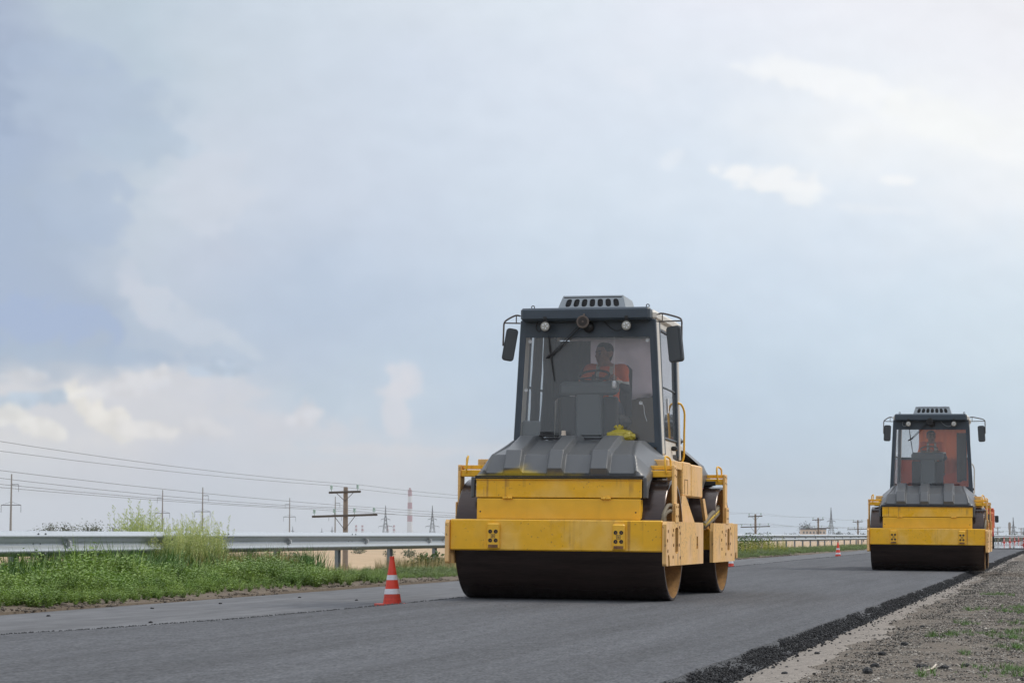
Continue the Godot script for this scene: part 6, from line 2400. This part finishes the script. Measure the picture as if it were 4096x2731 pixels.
# ---------------------------------------------------------------- lorry far beyond the second roller
func build_truck() -> void:
	var p := far_point(3902, 150.0, 0.0)
	p.y = 0.02
	var root := thing("tipper_lorry", "orange tipper lorry beyond the second roller", "lorry", p)
	root.rotation.y = 0.05
	var mb := MB.new()
	mb.box(Vector3(0, 1.45, 2.2), Vector3(2.1, 1.35, 1.5), 0.06)
	mb.box(Vector3(0, 0.95, 2.6), Vector3(2.1, 0.5, 1.0), 0.05)
	var cab := part("cab", mb, M.truck, root)
	mb = MB.new()
	mb.box(Vector3(0, 1.72, 2.96), Vector3(1.8, 0.55, 0.02))
	part("windscreen", mb, M.mirror_back, cab)
	mb = MB.new()
	mb.box(Vector3(0, 1.72, -0.8), Vector3(2.2, 1.25, 4.2), 0.03)
	mb.box(Vector3(0, 2.36, 1.35), Vector3(2.2, 0.08, 0.7), 0.02)
	var tip := part("tipper_body", mb, M.truck, root)
	for k in 6:
		for s in [-1.0, 1.0]:
			mb = MB.new()
			mb.box(Vector3(s * 1.12, 1.72, -2.6 + 0.72 * k), Vector3(0.06, 1.2, 0.09), 0.01)
			part("body_rib", mb, M.truck, tip)
	mb = MB.new()
	mb.box(Vector3(0, 0.85, -0.2), Vector3(0.9, 0.28, 5.8), 0.02)
	mb.box(Vector3(0, 0.55, 3.1), Vector3(2.1, 0.3, 0.14), 0.03)
	part("frame", mb, M.black, root)
	for z in [2.3, -1.4, -2.5]:
		for s in [-1.0, 1.0]:
			mb = MB.new()
			mb.xf = Transform3D(Basis(Vector3(0, -1, 0), Vector3(1, 0, 0), Vector3(0, 0, 1)), Vector3(s * 0.92, 0.5, z))
			mb.lathe([Vector2(0.26, -0.14), Vector2(0.48, -0.14), Vector2(0.5, -0.11), Vector2(0.5, 0.11), Vector2(0.48, 0.14), Vector2(0.26, 0.14)], 24)
			var w := part("wheel", mb, M.rubber, root)
			mb = MB.new()
			mb.xf = Transform3D(Basis(Vector3(0, -1, 0), Vector3(1, 0, 0), Vector3(0, 0, 1)), Vector3(s * 0.92, 0.5, z))
			mb.lathe([Vector2(0.0, -0.1), Vector2(0.26, -0.13), Vector2(0.26, 0.13), Vector2(0.0, 0.1)], 20)
			part("rim", mb, M.lattice, w)
	for s in [-1.0, 1.0]:
		mb = MB.new()
		mb.box(Vector3(s * 0.93, 0.72, 3.18), Vector3(0.18, 0.30, 0.03), 0.01)
		part("marker_board", mb, M.red, root)
		mb = MB.new()
		mb.box(Vector3(s * 0.75, 0.95, 3.12), Vector3(0.26, 0.18, 0.03), 0.01)
		part("headlight", mb, M.lens, root)
		mb = MB.new()
		mb.tube([Vector3(s * 1.02, 1.9, 2.8), Vector3(s * 1.22, 1.85, 2.95), Vector3(s * 1.22, 1.45, 2.95)], 0.02, 6)
		var arm := part("mirror_arm", mb, M.black, root)
		mb = MB.new()
		mb.xf = Transform3D(Basis.IDENTITY, Vector3(s * 1.24, 1.68, 2.95))
		mb.slab(0.24, 0.44, 0.08, 0.07)
		part("mirror", mb, M.black, arm)


# ---------------------------------------------------------------- scene
func _ready() -> void:
	rough = noise(0.8, 201, FastNoiseLite.TYPE_SIMPLEX, 3)
	wav = noise(0.08, 202)
	make_light()
	make_materials()
	build_land()
	var first := make_roller("near yellow tandem roller with a grey sheet in its cab", Vector3(-4.80, road_y(-4.80, -23.65), -23.65), 0.0, false)
	var other := make_roller("farther yellow tandem roller with an orange curtain in its cab", Vector3(-2.44, road_y(-2.44, -44.6), -44.6), 0.012, true)
	make_driver("driver in an orange vest and dark trousers steering the near roller", first.transform, false)
	make_driver("driver in orange with a dark cap steering the farther roller", other.transform, true)
	build_rail()
	build_poles()
	build_cones()
	build_small(first)
	build_truck()
	build_far_trees()
	build_plants()
	build_stones()
